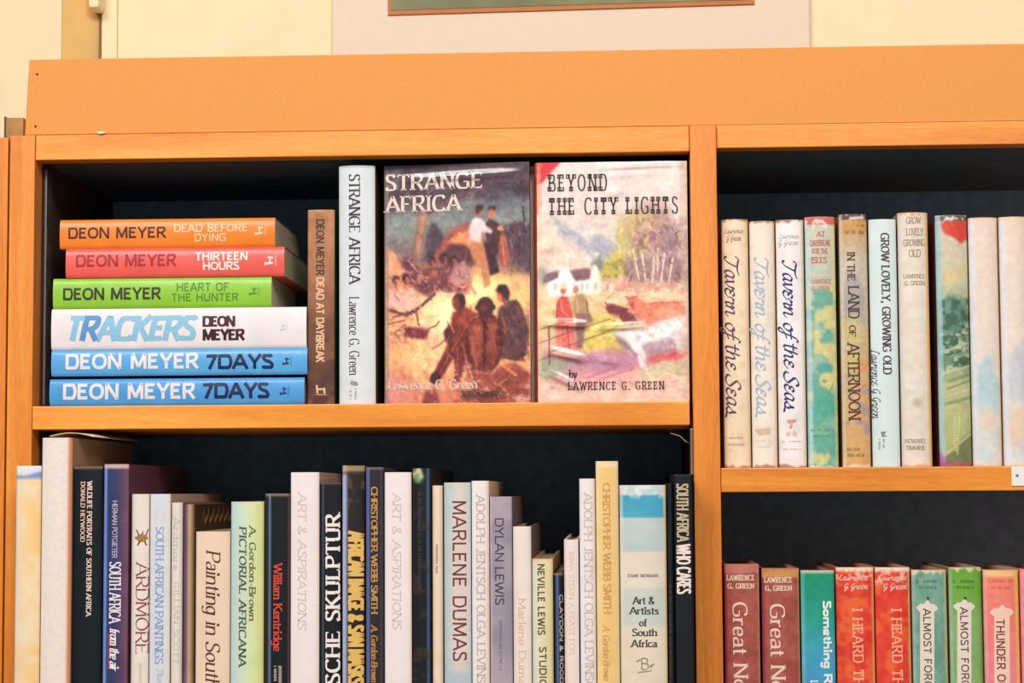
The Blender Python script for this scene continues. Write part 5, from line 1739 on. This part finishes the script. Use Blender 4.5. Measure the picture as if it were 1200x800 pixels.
# 7 cream with grey title
sp = Print(200, 589, 214, 1000, (230, 222, 208), .6).grain(8, 14, 6)
b = ll(200.2, 213.8, 589, None, (150, 110, 130), 'narrow cream spine with faint grey title', sp=sp, d=.2)
b.text('Ardmore', (203, 606, 210, 668), 'down', (186, 192, 196), 'serif', wt=.14, thin=.06, track=.08)
b.text('GILLIAN SCOTT', (203.5, 682, 209.5, 777), 'down', (206, 196, 180), 'serif', 'author_lettering', wt=.14, thin=.06, track=.12)
# 8 dark book with gold scrawl on its side
sp = Print(214, 591, 228, 1000, (120, 90, 110), .9).grad([(214, (96, 64, 100)), (218, (110, 80, 100)), (222, (196, 170, 128)), (226, (150, 116, 84)), (228, (84, 52, 40))], 'x').grain(12, 20, 3)
b = ll(214.2, 228, 591, None, (62, 46, 30), 'tan and plum spine behind the cream italic one, gold scrawl on its side', sp=sp, d=.2)
P, F = [], []
rr = random.Random(5)
for k in range(7):
    y_ = .03 + .02 * k
    for (ya_, za_, yb2, zb2) in ((y_, -.012, y_ + .004, -.004), (y_ + .004, -.004, y_ + .009, -.014), (y_ + .009, -.014, y_ + .02, -.009)):
        k0 = len(P)
        dz = .0016
        P += [(b.w / 2 + .0003, ya_, b.h + za_ - dz), (b.w / 2 + .0003, yb2, b.h + zb2 - dz), (b.w / 2 + .0003, yb2, b.h + zb2 + dz), (b.w / 2 + .0003, ya_, b.h + za_ + dz)]
        F.append((k0, k0 + 1, k0 + 2, k0 + 3))
pyobj('gold_lettering', P, F, ink((176, 136, 64)), b.root)
# 9 cream italic
sp = Print(229, 622, 270, 1000, (238, 210, 184), .5).band(229, 233, (250, 226, 200), 3, .6, 'x').grain(8, 18, 5)
b = ll(228.8, 269.4, 623, None, (230, 200, 170), 'wide cream spine with dark italic title, shorter than its neighbours', sp=sp)
b.text('Painting in South Africa', (241, 646, 257.5, 868), 'down', (92, 44, 40), 'serif', wt=.14, thin=.05, track=.03, shear=.18)
# 10 aqua and yellow green
sp = Print(270, 588, 309, 1000, (210, 222, 180), .6).grad([(270, (190, 216, 214)), (283, (204, 224, 206)), (296, (216, 226, 168)), (309, (208, 214, 140))], 'x').grain(8, 18, 5).band(588, 590, (236, 216, 180), 1, .8)
b = ll(270, 309, 588, None, (180, 180, 110), 'pale aqua to yellow green spine with two lines of dark lettering', sp=sp)
b.text('A. Gordon-Brown', (292, 617, 299.5, 726), 'down', (104, 104, 72), 'serif', 'author_lettering', wt=.24, thin=.1, track=.06, shear=.12)
b.text('PICTORIAL AFRICANA', (280, 618, 288.5, 779), 'down', (72, 84, 72), 'serif', wt=.24, thin=.1, track=.1, shear=.12)
# 11 black with red name
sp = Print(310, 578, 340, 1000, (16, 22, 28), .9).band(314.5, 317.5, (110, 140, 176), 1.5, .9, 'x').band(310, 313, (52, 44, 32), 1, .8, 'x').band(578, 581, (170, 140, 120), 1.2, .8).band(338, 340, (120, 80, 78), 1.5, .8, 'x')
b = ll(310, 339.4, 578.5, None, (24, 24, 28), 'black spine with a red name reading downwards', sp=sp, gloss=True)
b.text('William Kentridge', (320.5, 661, 330.5, 762), 'down', (226, 74, 52), 'serif', wt=.17, thin=.08, track=.03)
b.marks(dashes_down(320.5, 780, 324, 800, 3) + dashes_down(326, 780, 330, 800, 4), (220, 200, 190), 'small_lettering')


# 12 + 16 white twins
def aspirations(x0, x1, lb):
    sp_ = Print(x0, 553, x1, 1000, (240, 230, 228), .6).band(x0, x0 + 4, (246, 240, 240), 2, .8, 'x').band(x1 - 3, x1, (246, 226, 212), 1.5, .8, 'x').grain(6, 20, 3)
    b_ = ll(x0, x1, 553.5, None, (210, 176, 160), lb, sp=sp_, d=.22)
    o = 9 if x0 < 400 else 10
    b_.text('ART & ASPIRATIONS', (x0 + o, 578, x0 + o + 10, 736), 'down', (214, 200, 200), 'serif', wt=.13, thin=.05, track=.06, shear=.15)


aspirations(340, 374, 'white spine with faint italic capitals, between two black spines')
# 13 black German
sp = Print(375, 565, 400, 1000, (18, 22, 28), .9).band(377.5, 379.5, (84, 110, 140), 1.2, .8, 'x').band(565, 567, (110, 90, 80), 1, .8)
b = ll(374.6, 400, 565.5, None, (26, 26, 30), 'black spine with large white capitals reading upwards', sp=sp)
b.text('AFRIKANISCHE SKULPTUR', (381.5, 604, 398, 916), 'up', (246, 234, 226), 'serif', wt=.23, thin=.1, track=.13)
# 14 black with gold blocks
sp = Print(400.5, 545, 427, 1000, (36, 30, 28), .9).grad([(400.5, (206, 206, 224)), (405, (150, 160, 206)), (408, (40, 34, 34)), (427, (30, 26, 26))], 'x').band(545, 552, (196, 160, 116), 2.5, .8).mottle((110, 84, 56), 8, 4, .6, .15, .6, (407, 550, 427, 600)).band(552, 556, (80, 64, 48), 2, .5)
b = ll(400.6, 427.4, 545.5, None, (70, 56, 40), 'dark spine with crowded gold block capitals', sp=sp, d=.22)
b.text('AFRICAN IMAGE & SAN MASKS', (408, 624, 426, 800), 'down', (228, 186, 100), 'sans', wt=.34, thin=.2, track=.05)
# 15 navy, gold lettering
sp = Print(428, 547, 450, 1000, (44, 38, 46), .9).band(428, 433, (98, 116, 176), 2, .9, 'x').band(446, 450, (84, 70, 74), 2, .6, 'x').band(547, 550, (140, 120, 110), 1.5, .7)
b = ll(428, 449.2, 547.5, None, (60, 50, 56), 'narrow dark spine with gold capitals and a blue edge', sp=sp)
b.text('CHRISTOPHER WEBB SMITH', (435, 571, 442.5, 718), 'down', (198, 150, 82), 'serif', wt=.24, thin=.12, track=.02)
b.text('A. Gordon-Brown', (435, 733, 442.5, 798), 'down', (186, 134, 70), 'serif', 'author_lettering', wt=.22, thin=.12, shear=.25)
aspirations(450, 482, 'white spine with faint italic capitals, right of the narrow gold lettered dark spine')
# 17 black
sp = Print(483, 549, 505, 1000, (16, 22, 28), .9).band(500, 503, (78, 104, 150), 1.3, .9, 'x').poly([(483, 548), (493, 549), (497, 560), (490, 566), (483, 558)], (206, 206, 166), 1).poly([(484, 556), (491, 554), (492, 566), (485, 566)], (90, 140, 92), 1, .8).mottle((70, 50, 36), 14, 6, .62, .15, .6)
b = ll(483, 505, 549, None, (40, 30, 26), 'black spine with a torn green and cream head', sp=sp, d=.22, gloss=True)
b.marks(dashes_down(489, 575, 493.5, 690, 8), (62, 58, 60), 'title_lettering')
# 18 thin cream
b = ll(506, 518.6, 569, (240, 216, 192), (196, 160, 120), 'thin cream spine with one line of tiny print', d=.2, name='paperback_book')
b.marks(dashes_down(510.5, 638, 513, 671, 6), (150, 96, 84), 'title_lettering')
# 19 pale blue
sp = Print(519.5, 565, 552, 1000, (192, 206, 206), .9).blob(539, 690, 11, 150, (224, 206, 198), .5, .9).band(519.5, 523, (170, 196, 200), 2, .7, 'x').band(782, 1000, (176, 200, 212), 8, .8)
sp.band(565, 568, (216, 206, 186), 1.5, .8).grain(8, 16, 5)
b = ll(519.6, 551.6, 565.5, None, (190, 190, 180), 'pale blue grey spine with large dark red plain capitals', sp=sp)
b.text('MARLENE DUMAS', (530.5, 587, 546.5, 773), 'down', (120, 56, 58), 'sans', wt=.13, track=.12)


# 20 + 26 white twins
def jentsch(x0, x1, top, lb, tc_):
    sp_ = Print(x0, top, x1, 1000, (240, 230, 224), .6).band(x0, x0 + 4, (240, 240, 246), 2, .8, 'x').band(x1 - 2, x1, (240, 214, 186), 1.5, .8, 'x').grain(6, 20, 4)
    b_ = ll(x0, x1, top, None, (232, 208, 176), lb, sp=sp_, d=.2)
    b_.text('ADOLPH JENTSCH OLGA LEVINSON', (x0 + 6.5, top + 17, x0 + 16.5, top + 256), 'down', tc_, 'serif', wt=.15, thin=.05, track=.05)


jentsch(552, 573, 563.5, 'cream white spine with grey serif capitals, beside the pale blue grey one', (196, 184, 178))
# 21 lilac grey
sp = Print(573, 582, 600, 1000, (170, 158, 170), .9).mottle((150, 138, 156), 40, 4, .5, .3, .8).mottle((188, 176, 182), 50, 8, .6, .2, .6).band(573, 575, (206, 200, 214), 1.5, .7, 'x').grain(8, 10, 4)
b = ll(573.4, 600, 582, None, (126, 112, 120), 'lilac grey spine with plain dark capitals', sp=sp, d=.21)
b.text('DYLAN LEWIS', (580, 607, 590.5, 708), 'down', (82, 66, 80), 'sans', wt=.14, track=.06)
b.marks(dashes_down(585, 727, 588, 785, 4), (128, 114, 128), 'small_lettering')
# 22 white
sp = Print(600.5, 617, 623, 1000, (240, 226, 216), .5).grain(6, 18, 4)
b = ll(600.6, 622.4, 617, None, (120, 104, 92), 'white spine with pale peach lettering, right of the lilac grey one', sp=sp, d=.2)
b.text('Marlene Dumas | Intimate', (608, 701, 616.5, 880), 'down', (228, 186, 164), 'serif', wt=.12, thin=.05, track=.04)
# 23 yellowish cream
sp = Print(623, 655, 648, 1000, (232, 222, 182), .9).grad([(623, (214, 214, 206)), (630, (232, 226, 196)), (648, (226, 210, 150))], 'x').edges((232, 200, 160), 3, 4, True, False).grain(8, 14, 5)
b = ll(623, 648, 655, None, (196, 150, 110), 'short yellowish cream spine with dark capitals and a worn head', sp=sp)
b.text('NEVILLE LEWIS', (630, 661, 638.5, 743), 'down', (98, 84, 60), 'sans', wt=.18, track=.14)
b.text('STUDIO', (632, 758, 640.5, 804), 'down', (98, 84, 60), 'sans', wt=.18, track=.14)
# 24 black
sp = Print(648.5, 671, 660.5, 1000, (18, 22, 30), .9).band(651, 655, (86, 114, 166), 1.5, .9, 'x').band(671, 673, (190, 130, 100), 1, .8)
b = ll(648.4, 660, 672, None, (26, 24, 28), 'short narrow black spine with pale capitals', sp=sp)
b.text('CLAYDON & ROODBERG', (656, 697, 660, 830), 'down', (216, 200, 188), 'sans', wt=.22, thin=.18, track=.06)
# 25 pale pink white
sp = Print(660, 632, 678, 1000, (242, 224, 216), .6).band(676, 678, (250, 240, 244), 1, .8, 'x').grain(6, 18, 4)
b = ll(660.4, 678, 632.5, None, (240, 214, 200), 'pale pinkish white spine with almost invisible lettering', sp=sp)
b.text('IRMA STERN A FEAST FOR', (667, 646, 673, 766), 'down', (232, 206, 190), 'serif', 'title_lettering', wt=.14, thin=.06)
jentsch(678.4, 697.4, 561, 'white spine with grey serif capitals, beside the yellow spine', (206, 196, 194))
# 27 yellow
sp = Print(697, 540, 725, 1000, (242, 202, 128), .6).grad([(697, (246, 214, 150)), (712, (242, 198, 118)), (725, (238, 206, 150))], 'x').band(540, 547, (244, 224, 180), 3, .8).band(697, 699, (250, 230, 196), 1.5, .6, 'x').grain(8, 16, 6)
b = ll(697.6, 724.6, 540.5, None, (226, 180, 110), 'tall yellow spine with worn grey lettering', sp=sp, gloss=True)
b.text('CHRISTOPHER WEBB SMITH', (707, 566, 715.5, 718), 'down', (202, 160, 100), 'serif', wt=.18, thin=.08, track=.04)
b.text('A. Gordon-Brown', (707, 733, 715, 796), 'down', (208, 166, 104), 'serif', 'author_lettering', wt=.16, thin=.08, shear=.25)
# 28 banded
sp = Print(725, 568, 781, 1000, (236, 220, 200), 1.0).grad([(568, (206, 216, 216)), (579, (190, 212, 216)), (580, (74, 168, 198)), (605, (80, 172, 202)), (606, (196, 210, 204)), (644, (190, 206, 206)), (645, (232, 218, 200)), (684, (230, 218, 202)),
                                                                (688, (206, 212, 202)), (726, (204, 212, 204)), (732, (232, 218, 196)), (1000, (236, 214, 190))])
sp.mottle((238, 236, 232), 7, 3, .55, .12, .8, (725, 568, 781, 582)).band(725, 729, (230, 226, 214), 2, .7, 'x').band(778, 782, (240, 206, 160), 2, .8, 'x').grain(8, 12, 4)
b = ll(725.2, 780.6, 568.5, None, (230, 190, 140), 'widest spine on the shelf, banded in blue, aqua and cream', sp=sp, gloss=True, bulge=.004)
NV = (70, 72, 74)
for t_, bb in (('Art &', (742, 699, 767, 707.5)), ('Artists', (738, 711, 772, 719.5)), ('of', (749, 725, 758, 733.5)), ('South', (741, 736.5, 770, 745)), ('Africa', (740, 749.5, 770, 758))):
    b.text(t_, bb, 'across', NV, 'serif', wt=.22, thin=.11, track=.04)
b.text('ESME BERMAN', (736, 672.5, 771, 676), 'across', (120, 110, 104), 'serif', 'author_lettering', wt=.2, thin=.12, track=.08)
b.text('B', (751, 771, 760, 784), 'across', (150, 136, 126), 'script', 'publisher_emblem', wt=.12, thin=.06)
b.marks([[(745, 774), (750, 772), (751, 773), (747, 776)], [(761, 780), (766, 777), (767, 778), (762, 783)], [(747, 787), (764, 785), (764, 786), (748, 788.4)]], (160, 146, 134), 'publisher_emblem')
# 29 thin black, 30 black
sp = Print(782, 566, 788.6, 1000, (20, 26, 30), .8)
b = ll(781.6, 788.8, 566, None, (28, 28, 30), 'thin black spine right of the widest banded one', sp=sp, d=.2)
b.marks(dashes_down(784.4, 685, 786.6, 800, 5), (84, 78, 74), 'title_lettering')
sp = Print(789, 556, 812, 1000, (16, 22, 28), .8).band(556, 557.5, (70, 66, 66), .8, .8)
b = ll(789.2, 811.5, 556, None, (26, 26, 30), 'black spine with condensed tan and white capitals against the divider', sp=sp, name='paperback_book', hard=False, bulge=.0005)
b.text('SOUTH AFRICA', (793, 567, 807, 634), 'down', (196, 178, 142), 'sans', wt=.24, thin=.13, track=.08)
b.text('WHO CARES', (793, 638, 809.5, 695), 'down', (240, 222, 212), 'sans', wt=.26, thin=.14, track=.08)
